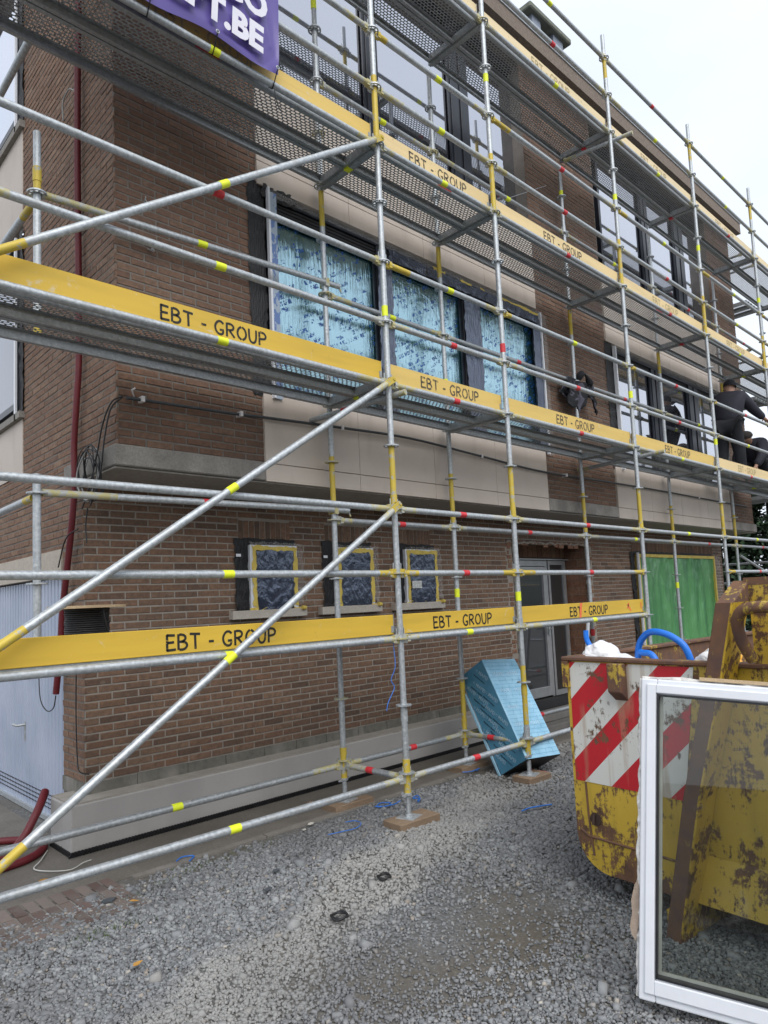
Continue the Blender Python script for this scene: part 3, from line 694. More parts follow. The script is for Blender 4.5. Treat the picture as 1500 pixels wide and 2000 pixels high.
so2 = text_obj('SORRENTO', .17, (0, 0, 0), Euler((R(90), 0, 0)), plain('dull_gold_letters', (.10, .082, .05), .6), dr); so2.data.transform(Matrix.Translation(ORG[dr.name]) @ Matrix.Translation((4.02, yd-.045, .27)) @ Matrix.Diagonal((.74, 1, .85, 1)) @ Matrix.Translation(ORG[dr.name]*0)); so2.data.transform(Matrix.Translation(-ORG[dr.name])) if False else None
MB().box(4.05, yd-.046, .43, 4.70, yd-.044, .436).build('gold_line', plain('dull_gold', (.2, .17, .10), .5), dr)
# threshold and steps
mb = MB(); mb.box(3.40, 1.05, G, 5.75, yd+.02, -1.30); mb.box(3.42, 1.20, -1.30, 5.70, yd+.01, -1.17); bevel(mb.build('doorstep', conc('bluestone', (.17, .16, .15), (.26, .245, .225), 5), B), .012)
MB().box(3.75, 1.32, -1.168, 5.2, 1.78, -1.155).build('doormat', plain('black_doormat', (.02, .02, .022), .95, bump=1, scale=60), B)
# ---- garage door
t = NT('pale_blue_garage_paint'); t.set(t.ramp(t.noise(1.5, 5), (.3, (.33, .385, .50)), (.7, (.44, .49, .60))), .4); GAR = t.m
mb = MB(); yy = 1.95
prof = []
y = 1.94
while y < 4.4:
    prof += [(X0+.045, y), (X0+.045, y+.052), (X0+.058, y+.060), (X0+.058, y+.072)]; y += .08
vs = [(x, yv, z) for z in (G+.03, .60) for x, yv in prof]; n = len(prof)
mb.add(vs, [(i+1, i, n+i, n+i+1) for i in range(n-1)])
gd = mb.build('garage_door', GAR, B)
mb = MB()
for k in range(4):
    for i in range(60): mb.box(X0+.040, 2.0+i*.04, -1.28+k*.035, X0+.0455, 2.018+i*.04, -1.272+k*.035)
mb.build('vent_slots', BLACK, gd)
mb = MB(); mb.box(X0+.02, 1.93, G+.008, X0+.05, 4.4, G+.045); mb.build('bottom_rail', GALV, gd)
mb = MB(); mb.tube([(X0+.045, 3.0, -.66), (X0-.03, 3.0, -.66), (X0-.035, 3.09, -.655)], .011, 8); mb.box(X0+.036, 2.985, -.80, X0+.046, 3.015, -.63); mb.build('door_handle', GALV, gd)
# conduit along the overhang
mb = MB(); pts = [(-1.77, .82, 1.785), (-.98, .82, 1.805), (-.6, .815, 1.82), (.2, .81, 1.85), (1.09, .81, 1.87), (2.2, .81, 1.82), (3.51, .815, 1.765), (5.77, .815, 1.785), (8, .815, 1.78), (10.3, .82, 1.77)]
mb.tube(spline(pts, 6), .0125, 8)
mb.build('conduit', plain('dark_grey_conduit', (.05, .055, .06), .5), B)
mb = MB()
for x, z in ((-1.66, 1.79), (-.85, 1.81), (.2, 1.85), (2.2, 1.82), (3.9, 1.77), (5.9, 1.785), (8, 1.78)): mb.box(x-.012, .79, z-.02, x+.012, .86, z+.02)
mb.tube([(-1.70, .845, 1.80), (-1.74, .80, 1.84), (-1.72, .79, 1.855)], .006, 6)
build_each(mb, 'conduit_clip', TAGW, B)

# bent wall wires left in the upper brickwork
for (x, z, q) in ((-1.60, 3.30, 1), (-1.58, 2.95, 2), (-1.58, 2.42, 3), (-1.58, 4.1, 4)):
    rnd = random.Random(q); P = [(x, YU, z)]
    for n_ in range(4): P.append((x+rnd.uniform(-.02, .03), YU-.03-rnd.uniform(0, .03), z+rnd.uniform(-.04, .03)))
    MB().tube(spline(P, 4), .0035, 6).build('wall_wire', GALV, B)
# ================================================================ scaffold
SC = thing('scaffold', (0, 0, G), 'long grey steel scaffold with yellow joints and yellow toe boards, standing along the house front', 'scaffold')
SX = [-3.07, 0, 1.57, 4.14, 6.71, 9.28, 11.85]; W = .73; RR = .02415
SM = [GALV, YEL, TAGY, TAGR, YELP, GALVD, TAGW]
def lab_tag(): return random.choice((2, 2, 3, 3, 3))
def ledger(p0, p1, name='ledger', tagc=None, ends=(4, 4), label=None, body=0, tagpos=.5, gap=.035, wedge=True, parent=None):
    p0, p1 = Vector(p0), Vector(p1); d = (p1-p0); Ln = d.length; d.normalize(); mb = MB()
    a, b = gap+.03, Ln-gap-.03
    e0, e1 = random.uniform(.08, .28), random.uniform(.08, .28)
    st = [(a, ends[0] if ends[0] is not None else body), (a+e0, body)]
    tp = Ln*tagpos
    if tagc is not None: st += [(tp, 'T'), (tp+.075, body)]
    st += [(b-e1, ends[1] if ends[1] is not None else body)]
    ks = [q for q, _ in st]+[b]
    ms = [m for _, m in st]
    mb.tube([p0+d*k for k in ks], RR, 14, [body if m == 'T' else m for m in ms])
    if tagc is not None: mb.tube([p0+d*tp, p0+d*(tp+.075)], RR+.0016, 14, tagc)
    if wedge:
        for s_, m_ in ((0, ends[0]), (1, ends[1])):
            q = p0+d*(gap*.7) if s_ == 0 else p1-d*(gap*.7); dd = d if s_ == 0 else -d
            side_ = dd.cross(Vector((0,0,1))).normalized()
            mm = m_ if m_ is not None else 4
            mb.obox(q+dd*.022, dd*.026, side_*.012, Vector((0,0,.034)), mm); mb.obox(q+dd*.052, dd*.016, side_*.020, Vector((0,0,.026)), mm)
            mb.obox(q+dd*.016+Vector((0,0,.045)), dd*.004, side_*.003, Vector((0,0,.036)), 0)
    return mb.build(name, SM, parent or SC, label=label)
ROS = []
def rosette_mb(p):
    mb = MB(); mb.ring(p, .0235, .036, .010, 12); mb.ring(p, .050, .061, .010, 20)
    for k in range(8):
        a = math.pi*k/4; mb.obox(Vector(p)+Vector((math.cos(a), math.sin(a), 0))*.043, Vector((math.cos(a), math.sin(a), 0))*.009, Vector((-math.sin(a), math.cos(a), 0))*.005, (0, 0, .005))
    return mb
def standard(x, y, z0, z1, yel, joints, parent=None, rings=None, label=None, base=True, tags=()):
    parent = parent or SC; mb = MB(); cuts = sorted({z0, z1, *[c for q in yel for c in q if z0 < c < z1]})
    ms = []
    for a, b in zip(cuts[:-1], cuts[1:]): ms.append(1 if any(q[0] <= (a+b)/2 <= q[1] for q in yel) else 0)
    mb.tube([(x, y, z) for z in cuts], RR, 14, ms)
    for z in joints:
        if z0 < z < z1: mb.tube([(x, y, z-.0), (x, y, z+.09)], RR+.0035, 14, 1 if any(q[0] <= z <= q[1] for q in yel) else 0)
    for z, c in tags: mb.tube([(x, y, z), (x, y, z+.085)], RR+.0016, 14, c)
    st = mb.build('standard', SM, parent, label=label)
    if rings is None: rings = [k*.5 for k in range(-2, 15)]
    for z in rings:
        if z0 < z < z1: ROS.append(((x, y, z), st))
    if base:
        b = MB(); n = 34
        b.tube([(x, y, -1.17-(i/n)*.15) for i in range(n+1)], [.017 if i % 2 else .0205 for i in range(n+1)], 12)
        b.tube([(x, y, -1.165), (x, y, -1.145)], .032, 10); b.obox((x, y, -1.155), (.075, .03, 0), (-.005, .012, 0), (0, 0, .006))
        b.obox((x, y, -1.322), (.072, .02, 0), (-.02, .072, 0), (0, 0, .004)); b.tube([(x, y, -1.325), (x, y, -1.300)], .027, 12)
        bj = b.build('base_jack', GALV, parent)
        c = MB(); c.tube([(x, y, -1.15), (x, y, -1.0)], .0262, 12, 1); c.tube([(x, y, -1.0), (x, y, -.90)], .0285, 12, 1 if random.random() < .6 else 0); c.build('base_collar', SM, parent)
    return st
def zj(k): return k
YF = [(1.02, 1.5), (4.02, 4.6), (6.72, 7.02)]
for i, x in enumerate(SX):
    tags = {1: [(2.55, 2)], 2: [(.12+.12, 2), (2.6, 3), (5.35, 2)], 3: [(2.6, 2), (5.1, 2)], 4: [(2.35, 2), (5.3, 2)]}.get(i, [(5.2, 2)])
    standard(x, 0, -1.13, 7.31, YF+([(-.88, -.35)] if i == 2 else []), [-.62, 1.02, 3.02, 5.02, 6.95], tags=tags)
    ti = {2: [(.30, 2), (2.45, 2)], 1: [(2.3, 3), (5.7, 2)], 3: [(-.25, 3), (2.3, 3), (5.5, 2)], 4: [(.3, 2), (2.35, 2)]}.get(i, [])
    if i > 0: standard(x, W, -1.13, 5.93, ([(-1.0, -.5)] if i == 2 else [])+[(1.05, 1.55), (3.62, 3.95)], [-.6, 1.05, 3.0, 5.0], tags=ti)
    else: standard(x, W, -1.13, 5.93, [(1.05, 1.55)], [])
def bays_(i0=0): return [(SX[i], SX[i+1], i) for i in range(i0, 6)]
for a, b, i in bays_():
    short = i == 1
    for z in (-1.04,): 
        ledger((a, 0, z), (b, 0, z), tagc=2 if i == 0 else 3, label='lowest outer tube' if i == 0 else None); ledger((a, W, z), (b, W, z), tagc=2 if i == 0 else 3, body=5)
    for z in (0, 2, 4, 6): 
        if z == 0 and i > 2: continue
        ledger((a, 0, z), (b, 0, z), tagc=lab_tag() if i else 2, ends=(4, 4 if z else 4))
    for z in (1, 2.5, 3, 4.5, 5, 6.5, 7): ledger((a, 0, z), (b, 0, z), 'guard_rail', tagc=lab_tag() if not (i == 0 and z in (1,)) else None, ends=(1 if z in (5, 3) and i else 4, 4))
    if i != 3: ledger((a, 0, .5), (b, 0, .5), 'guard_rail', tagc=2 if i == 0 else 3, ends=(None if i == 0 else 1, 1))
    if i > 0:
        for z in (1, 3, 5): ledger((a, W, z), (b, W, z), tagc=lab_tag(), body=5)
for i, x in enumerate(SX):
    ledger((x, 0, -1.04), (x, W, -1.04), 'transom', tagc=3, body=5)
ledger((6.71, 0, -.5), (6.71, W, -.5), 'transom', body=5)
# left inner guard tubes, run past the posts to the side scaffold
for z0, z1 in ((1.055, 1.085), (3.005, 3.10)):
    p0 = Vector((-2.39, .73, z0)); p1 = Vector((0, .71, z1)); d = (p1-p0).normalized()
    mb = MB(); mb.tube([p0+d*.03, p0+d*.5, p1-d*1.25, p1-d*1.17, p1+d*.15], RR, 14, [4, 0, 0, 0]); mb.tube([p1-d*1.25, p1-d*1.17], RR+.0016, 14, 2 if z0 > 2 else 3)
    mb.obox(p1+Vector((0, .02, 0)), d*.02, (0, .045, 0), (0, 0, .036), 4); mb.tube([p1+d*.15, p1+d*.17+Vector((0,0,-.05))], .008, 6, 4)
    mb.build('ledger', SM, SC)
# diagonal braces on the outer face of the left bay
def brace(x0, z0, x1, z1, tp):
    p0, p1 = Vector((x0, -.062, z0)), Vector((x1, -.062, z1)); d = (p1-p0).normalized(); Ln = (p1-p0).length; mb = MB()
    mb.tube([p0+d*.06, p0+d*.45, p1-d*.22, p1-d*.10], RR, 14, [1, 0, 4]); mb.tube([p0+d*tp, p0+d*(tp+.075)], RR+.0018, 14, 2)
    for q, s_ in ((p0, 1), (p1, -1)):
        sd = Vector((0, 1, 0)); upv = d.cross(sd)
        mb.obox(q+d*s_*.05, d*.06, sd*.008, upv*.024, 1); mb.tube([q+Vector((0, -.014, 0)), q+Vector((0, .02, 0))], .012, 10, 1)
        mb.obox(q+Vector((0, .035, 0)), (.018, 0, 0), (0, .03, 0), (0, 0, .022), 1)
    mb.build('diagonal_brace', SM, SC)
brace(-3.07, -.02, 0, 2.02, 1.86); brace(-3.07, -1.06, 0, 1.03, 1.82); brace(-3.07, 1.98, 0, 4.03, 1.86)
# steel deck planks with slotted tops
t = NT('perforated_steel'); sx = t.n('SeparateXYZ'); t.l(t.tc.outputs['Object'], sx.inputs[0])
u = t.math('DIVIDE', sx.outputs[0], .046); v = t.math('DIVIDE', sx.outputs[1], .026); row = t.math('FLOOR', v)
fu = t.math('SUBTRACT', t.math('FRACT', t.math('ADD', u, t.math('MULTIPLY', t.math('MODULO', t.math('ABSOLUTE', row), 2), .5))), .5); fv = t.math('SUBTRACT', t.math('FRACT', v), .5)
du = t.math('MAXIMUM', t.math('SUBTRACT', t.math('ABSOLUTE', t.math('MULTIPLY', fu, .046)), .009), 0); dv = t.math('MULTIPLY', fv, .026)
dist = t.math('SQRT', t.math('ADD', t.math('MULTIPLY', du, du), t.math('MULTIPLY', dv, dv)))
inr = t.math('LESS_THAN', t.math('ABSOLUTE', sx.outputs[1]), .1245)
ins = t.math('MULTIPLY', t.math('LESS_THAN', dist, .0085), inr)
f = t.noise(30, 5); t.set(t.ramp(f, (.3, (.30, .31, .32)), (.7, (.48, .50, .52))), .5, .5)
lip = t.math('MULTIPLY', t.math('LESS_THAN', dist, .0115), inr)
t.bump(t.math('SUBTRACT', 1, t.math('MULTIPLY', dist, 80)), .6, .006)
tr = t.n('BsdfTransparent'); m = t.n('MixShader'); t.l(ins, m.inputs[0]); t.l(t.b.outputs[0], m.inputs[1]); t.l(tr.outputs[0], m.inputs[2]); t.l(m.outputs[0], t.out.inputs[0]); PERF = t.m
PMESH = {}
def plank_mesh(Ln):
    k = round(Ln, 3)
    if k in PMESH: return PMESH[k]
    mb = MB(); h = .16; L2 = Ln/2-.03
    mb.add([(-L2, -h, .05), (L2, -h, .05), (L2, h, .05), (-L2, h, .05)], [(0, 1, 2, 3)], 1)
    for s_ in (-1, 1):
        mb.box(-L2, min(s_*h, s_*(h-.003)), -.022, L2, max(s_*h, s_*(h-.003)), .049, 0)
        mb.box(-L2, min(s_*(h-.003), s_*(h-.030)), -.022, L2, max(s_*(h-.003), s_*(h-.030)), -.019, 0)
        mb.box(-L2, min(s_*(h-.027), s_*(h-.030)), -.019, L2, max(s_*(h-.027), s_*(h-.030)), -.005, 0)
    for s_ in (-1, 1):
        mb.box(min(s_*L2, s_*(L2-.02)), -h+.004, -.02, max(s_*L2, s_*(L2-.02)), h-.004, .048, 0)
        mb.box(min(s_*(L2+.022), s_*L2), -.10, .005, max(s_*(L2+.022), s_*L2), -.05, .03, 0); mb.box(min(s_*(L2+.022), s_*L2), .05, .005, max(s_*(L2+.022), s_*L2), .10, .03, 0)
    me = bpy.data.meshes.new('deck_plank'); me.from_pydata(mb.v, [], mb.f); me.materials.append(GALVD); me.materials.append(PERF)
    me.polygons.foreach_set('material_index', mb.m); me.update(); PMESH[k] = me; return me
for a, b, i in bays_():
    for z in (0, 2, 4, 6):
        if z == 0 and i > 2: continue
        for yc in (.20, .53):
            o = bpy.data.objects.new('deck_plank', plank_mesh(b-a)); COL.objects.link(o); o.parent = SC
            o.location = Vector(((a+b)/2, yc, z+(.012 if z == 0 else 0)))-ORG[SC.name]
            ORG[o.name] = Vector(((a+b)/2, yc, z+(.012 if z == 0 else 0)))
            if z and random.random() < .6:
                s_ = MB(); cx_ = (a+b)/2+random.uniform(-.3, .1); s_.box(cx_, yc-.1618, z-.005, cx_+.18, yc-.1602, z+.025); s_.build('marking_tape', TAGR, o)
    # U transoms carrying the planks
def utransom(x, z, parent=None, y0=0, y1=W):
    mb = MB(); 
    for s_ in (-1, 1): mb.box(x+s_*.026-.002, y0+.04, z-.035, x+s_*.026+.002, y1-.04, z+.02)
    mb.box(x-.026, y0+.04, z-.035, x+.026, y1-.04, z-.031)
    for k in range(6):
        yk = y0+.12+k*(y1-y0-.24)/5
        for s_ in (-1, 1): mb.obox((x+s_*.0285, yk, z-.008), (.0006, 0, 0), (0, .022, 0), (0, 0, .007), 1)
    mb.box(x-.02, y0+.02, z-.03, x+.02, y0+.06, z+.03); mb.box(x-.02, y1-.06, z-.03, x+.02, y1-.02, z+.03)
    if random.random() < .7: mb.box(x-.0292, (y0+y1)/2-.04, z-.037, x+.0292, (y0+y1)/2+.02, z+.005, 2)
    mb.build('transom', [GALVD, BLACK, random.choice((TAGY, TAGY, TAGR))], parent or SC)
for i, x in enumerate(SX):
    for z in (0, 2, 4, 6):
        if z == 0 and i > 3: continue
        utransom(x, z)
# toe boards with stencilled lettering
GL = {
 'E': (.60, [[(0,1),(0,.54)], [(0,.44),(0,0)], [(0,1),(.52,.97)], [(.04,.50),(.46,.52)], [(.0,.0),(.58,.03)]]),
 'B': (.66, [[(0,1),(0,.02)], [(.10,1),(.34,.97),(.50,.84),(.48,.66),(.30,.54),(.12,.52)], [(.30,.52),(.52,.44),(.62,.28),(.54,.10),(.34,.0),(.10,.0)]]),
 'T': (.72, [[(0,1),(.70,.96)], [(.36,.86),(.38,.0)]]),
 '-': (.36, [[(0,.40),(.32,.40)]]),
 'G': (.78, [[(.68,.86),(.50,.98),(.30,.97),(.12,.80),(.02,.55),(.06,.28),(.20,.08),(.40,.0),(.60,.06),(.68,.26)], [(.70,.36),(.42,.34)]]),
 'R': (.68, [[(0,1),(0,.0)], [(.10,.98),(.40,.96),(.56,.80),(.50,.60),(.28,.50),(.10,.48)], [(.24,.44),(.62,.02)]]),
 'O': (.82, [[(.32,.98),(.12,.80),(.02,.5),(.10,.2),(.32,.02)], [(.46,.98),(.66,.82),(.76,.5),(.68,.2),(.46,.02)]]),
 'U': (.72, [[(0,1),(.02,.4),(.12,.10),(.32,.0),(.52,.10),(.62,.4),(.64,1)]]),
 'P': (.62, [[(0,.98),(.0,.0)], [(.10,1),(.42,.96),(.58,.76),(.48,.54),(.12,.46)]]), ' ': (.30, [])}
def lettering(x, z, h, wd, y, mat, parent):
    s_ = 'EBT - GROUP'; tot = sum(GL[c][0]+.20 for c in s_)-.20; sc_x = wd/tot; mb = MB(); cx = x-wd/2
    for c in s_:
        w_, strokes = GL[c]
        for st in strokes:
            if len(st) > 2: pp = [(p.x, p.y) for p in spline([(a, b, 0) for a, b in st], 4)]
            else: pp = st
            P = [Vector((cx+a*sc_x, y, z+b*h)) for a, b in pp]; hw = .0075; Lf = []
            for i, p in enumerate(P):
                d = (P[min(i+1, len(P)-1)]-P[max(i-1, 0)]).normalized(); n = Vector((-d.z, 0, d.x))*hw
                if i == 0: p = p-d*hw*.4
                if i == len(P)-1: p = p+d*hw*.4
                Lf += [p+n, p-n]
            mb.add(Lf, [(2*i, 2*i+1, 2*i+3, 2*i+2) for i in range(len(P)-1)])
        cx += (w_+.20)*sc_x
    return mb.build('lettering', mat, parent)
for z, mats, inks in ((0, [BD1]*6, [INK]*6), (2, [BD1, BD2, BD2, BD2, BD3, BD3], [INK, INK2, INK2, INK2, INK3, INK3]), (4, [BD2, BD3, BD3, BD3, BD3, BD4], [INK3, INK2, INK2, INK3, INK3, INK3]), (6, [BD4]*6, [INK3]*6)):
    for a, b, i in bays_():
        if z == 0 and i > 2: continue
        mb = MB(); mb.box(a+.035, .030, z+.034, b-.035, .058, z+.184); o = bevel(mb.build('toe_board', mats[i], SC), .003)
        lettering((a+b)/2+(.02 if i else .02), z+.058+random.uniform(-.004, .004), .088, .765, .0285, inks[i], o)
        m2 = MB()
        for xx in (a+.035, b-.065): m2.box(xx, .0265, z+.05, xx+.03, .0295, z+.10); m2.box(xx+(0 if xx < (a+b)/2 else .024), .0262, z+.06, xx+(.006 if xx < (a+b)/2 else .03), .0292, z+.19)
        build_each(m2, 'end_bracket', GALVD, o) if z < 3 else m2.build('end_bracket', GALVD, o)
        if z == 0 and i == 2:
            m3 = MB(); m3.add([(2.66, .0276, .034), (2.70, .0276, .034), (2.735, .0276, .184), (2.69, .0276, .184)], [(0,1,2,3)])
            m3.add([(3.70, .0276, .14), (3.74, .0276, .13), (3.80, .0276, .06), (3.77, .0276, .06)], [(0,1,2,3)]); m3.add([(3.70, .0276, .09), (3.725, .0276, .09), (3.76, .0276, .15), (3.73, .0276, .15)], [(0,1,2,3)]); m3.add([(4.03, .0276, .08), (4.05, .0276, .08), (4.05, .0276, .15), (4.03, .0276, .15)], [(0,1,2,3)])
            build_each(m3, 'orange_mark', plain('orange_spray', (.75, .16, .06), .6), o)
# wall ties and stray tubes
def strut(p0, p1, e0=4, e1=4, name='wall_tie', body=0, tagc=None):
    p0, p1 = Vector(p0), Vector(p1); d = (p1-p0).normalized(); mb = MB()
    mb.tube([p0, p0+d*.16, p1-d*.12, p1], RR, 14, [e0, body, e1])
    for q in (p0+d*.02, ):
        mb.tube([q-d*.02, q+d*.01], RR+.008, 10, 4)
    if tagc is not None: m_ = (p0+p1)/2; mb.tube([m_-d*.05, m_+d*.05], RR+.0016, 14, tagc)
    return mb.build(name, SM, SC)
strut((-.17, 1.02, 1.86), (.10, -.09, 1.93), tagc=3, body=5); strut((4.25, .83, 1.87), (4.22, -.32, 1.90), body=5); strut((4.05, .6, 5.9), (4.2, -.26, 5.89))
mb = MB().tube([(-.17, 1.02, 1.86), (-.6, .86, 1.80)], .006, 6); mb.tube([(-.19, 1.04, 1.80), (-.19, 1.04, 1.93)], .008, 6); mb.tube([(2.9, .86, 5.03), (3.9, .80, 5.6)], .004, 5); mb.build('tie_rod', GALVD, SC)
# side scaffold: posts by the house corner and the tubes that run back along the gable
SS = thing('side_scaffold', (-2.39, .73, 0), 'short scaffold posts and rails beside the left side wall', 'scaffold')
standard(-2.39, .73, -.02, 1.17, [], [], SS, rings=[.49, 1.05], base=False)
standard(-2.385, .73, 2.0, 3.42, [(2.0, 2.12), (3.0, 3.18)], [3.08], SS, rings=[3.0], base=False, tags=[(2.36, 2)])
for z in (1.03, 2.96): ledger((-2.39, .76, z), (-2.39, 3.3, z-.02), ends=(1, 4), parent=SS, wedge=False, gap=.0)
for z in (4.15, 5.0, 7.2): ledger((-2.39, .8, z), (-2.39, 3.3, z), ends=(None, 4), parent=SS, wedge=False, gap=0)
for x in (-2.39,): standard(x, 3.3, G+.1, 7.3, [], [], SS, base=False, rings=[1, 3, 5])
# scaffold round the far corner
FS = thing('corner_scaffold', (11.3, .9, G), 'scaffold bay round the far end of the house with trestle deck', 'scaffold')
for x in (11.12, 11.85):
    for y in (3.3, ):
        standard(x, y, -1.3, 7.3, [(1, 1.5), (4, 4.5)], [], FS, base=False, rings=[1, 3, 5])
for z in (2, 4, 6):
    for xc in (11.32, 11.65):
        o = bpy.data.objects.new('deck_plank', plank_mesh(2.57)); COL.objects.link(o); o.parent = FS; o.location = Vector((xc, 2.02, z))-ORG[FS.name]; o.rotation_euler = (0, 0, R(90))
for z in (2, 3, 4, 5, 6, 7):
    ledger((11.85, .73, z), (11.85, 3.3, z), tagc=2, parent=FS); 
    if z in (3, 5, 7): ledger((11.12, .73, z), (11.12, 3.3, z), parent=FS)
for z in (1.0, .5, -.1): ledger((9.28, 0, z+.02), (9.28, W, z+.02), parent=FS) if False else None
ledger((11.85, .73, .75), (11.85, 3.3, .75), body=5, parent=FS); ledger((11.85, .0, .42), (11.85, 3.3, .3), body=0, parent=FS)
mb = MB().tube([(9.9, .9, .85), (12.5, .9, .25)], RR, 12); mb.build('diagonal_brace', SM, FS)
# rosettes: the hundred nearest the yard are parts, the rest one mass
cp = Vector((-3.8, -3.8, .3)); main = [r for r in ROS if r[1].parent == SC]; other = [r for r in ROS if r[1].parent != SC]
main.sort(key=lambda r: (Vector(r[0])-cp).length)
YR = [GALV, YELP]
for (p, st) in main[:96]+other:
    rosette_mb(p).build('rosette', (YR[1] if random.random() < .15 else YR[0]), st)
mb = MB()
for p, st in main[96:]: q = rosette_mb(p); mb.add(q.v, q.f)
mb.build('rosette', GALV, SC, kind='stuff')
# ================================================================ skip container
K = thing('skip_container', (-.30, -2.25, G), 'rusty yellow steel waste container with red and white warning stripes and a lifting hook', 'skip', rz=R(-5))
KG = -G   # parts below are in the container's own frame: x = length, y = across, z from the ground
def kz(z): return z-G
def paint_mat(name, base, thr=.53, rust=(.085, .045, .028), sc=3.2, stripes=False):
    t = NT(name); f = t.noise(sc, 9, rough=.68, dist=.4); f2 = t.noise(sc*6, 6, rough=.7); st = t.noise(2.2, 5, sc=(5, 5, .55))
    c0 = t.mix(t.ramp(t.noise(2, 4), (.3, 0), (.7, 1)), base, tuple(x*.8 for x in base))
    if stripes:
        sx = t.n('SeparateXYZ'); t.l(t.tc.outputs['Object'], sx.inputs[0])
        q = t.math('FRACT', t.math('DIVIDE', t.math('ADD', t.math('ADD', sx.outputs[1], sx.outputs[2]), -.006+G*1.0+3.36), .336))
        red = t.math('GREATER_THAN', q, .5)
        c0 = t.mix(red, (.66, .655, .61), (.50, .012, .022))
        c0 = t.mix(t.ramp(st, (.56, 0), (.72, .55)), c0, (.36, .20, .10))
    c = t.mix(t.ramp(st, (.55, 0), (.75, .5)), c0, tuple(x*.55 for x in base) if not stripes else (.40, .30, .22))
    f3 = t.noise(7, 8, sc=(6, 6, .8), rough=.75, dist=.6)
    r1 = t.math('ADD', t.math('ADD', t.math('MULTIPLY', f, .52), t.math('MULTIPLY', f2, .26)), t.math('MULTIPLY', f3, .22))
    if not stripes:
        sz = t.n('SeparateXYZ'); t.l(t.tc.outputs['Object'], sz.inputs[0]); r1 = t.math('ADD', r1, t.math('MULTIPLY', t.math('MAXIMUM', t.math('SUBTRACT', .42, sz.outputs[2]), 0), .11))
    rc = t.mix(t.ramp(t.noise(14, 5), (.35, 0), (.65, 1)), rust, (.17, .085, .045))
    m = t.ramp(r1, (thr, 0), (thr+.012, 1)); c = t.mix(m, c, rc)
    edge = t.ramp(r1, (thr-.02, 0), (thr, 1)); c = t.mix(t.math('MULTIPLY', t.math('SUBTRACT', edge, m), .6), c, (.10, .06, .03))
    t.set(c, t.ramp(m, (0, .42), (1, .85)), 0); t.bump(t.math('MULTIPLY', r1, -1), .35, .006); return t.m
KY = paint_mat('scuffed_yellow_paint', (.60, .40, .045), .527, sc=4.6); KR = paint_mat('rusted_steel', (.50, .34, .05), .44, (.11, .062, .048), 5)
KS = paint_mat('red_white_striped_paint', (.5, .5, .48), .55, (.11, .075, .05), 3.4, True)
L_, sl_, sr_ = 3.6, .68, -1.70
zt, zb, rc = kz(-.088), kz(-1.245), .20
def outline(n=8, ins=0):
    P = [(sl_-ins, zt)]
    for k in range(n+1):
        a = k/n*math.pi/2; P.append((sl_-ins-rc+rc*math.cos(a), zb+ins+rc-rc*math.sin(a)))
    for k in range(n+1):
        a = k/n*math.pi/2; P.append((sr_+ins+rc-rc*math.sin(a), zb+ins+rc-rc*math.cos(a)))
    P.append((sr_+ins, zt)); return P
O1, O2 = outline(), outline(ins=.03)
mb = MB(); mb.prism([(0, y, z) for y, z in O1], (.03, 0, 0)); mb.build('front_wall', KY, K)
mb = MB(); n = len(O1)
vs = [(.03, y, z) for y, z in O1]+[(L_, y, z) for y, z in O1]+[(.03, y, z) for y, z in O2]+[(L_, y, z) for y, z in O2]
mb.add(vs, [(i, n+i, n+i+1, i+1) for i in range(n-1)]+[(2*n+i+1, 3*n+i+1, 3*n+i, 2*n+i) for i in range(n-1)]); mb.prism([(L_, y, z) for y, z in O1], (.03, 0, 0))
mb.build('shell', KR, K)
mb = MB(); mb.box(-.004, .02, kz(-.757), 0-.0005, .655, kz(-.13)); 
mb.v = []; mb.f = []; mb.m = []; mb.s = []
mb.prism([(-.0035, .655, kz(-.105)), (-.0035, .662, kz(-.765)), (-.0035, .02, kz(-.765)), (-.0035, -.075, kz(-.105))], (.003, 0, 0))
so_ = mb.build('striped_panel', KS, K)
mb = MB(); mb.box(-.02, sr_-.02, zt-.01, .06, sl_+.02, zt+.012); mb.box(.06, sl_-.05, zt-.01, L_+.05, sl_+.02, zt+.012); mb.box(.06, sr_-.02, zt-.01, L_+.05, sr_+.05, zt+.012); mb.box(L_-.01, sr_+.05, zt-.009, L_+.05, sl_-.05, zt+.012)
bevel(mb.build('top_rim', KR, K), .005)
mb = MB(); mb.box(-.022, sl_-.025, zt-.16, -.0, sl_+.015, zt-.011); mb.build('corner_patch', KY, K)
mb = MB()
for i in range(7):
    x = .3+i*.5; mb.box(x, sl_, zb+.2, x+.08, sl_+.05, zt-.012)
build_each(mb, 'side_rib', KY, K)
def pocket(y0, y1):
    mb = MB(); z0, z1 = kz(-.30), kz(-.10)
    mb.prism([(-.004, y1, z1), (-.004, y1, z0), (-.07, y1, z0+.05), (-.07, y1, z1)], (0, y0-y1, 0)); return bevel(mb.build('stake_pocket', KR, K), .005)
pocket(.292, .372)
mb = MB(); mb.tube([(-.001, .55, kz(-.96)), (-.006, .55, kz(-.96))], .035, 14); mb.tube([(-.01, .555, kz(-.935)), (-.03, .55, kz(-.985))], .008, 8); mb.build('locking_pin', plain('dark_rust', (.05, .03, .022), .9), K)
mb = MB(); pts = [(-.002, .655, kz(-1.03)), (-.002, .6, kz(-1.06)), (-.002, .4, kz(-1.065)), (-.002, .0, kz(-1.07)), (-.002, -1.6, kz(-1.07))]; mb.tube(pts, .007, 6); mb.tube([(-.002, .60, kz(-.77)), (-.002, .595, kz(-.95)), (-.002, .575, kz(-1.16))], .006, 6); build_each(mb, 'weld_seam', KR, K)
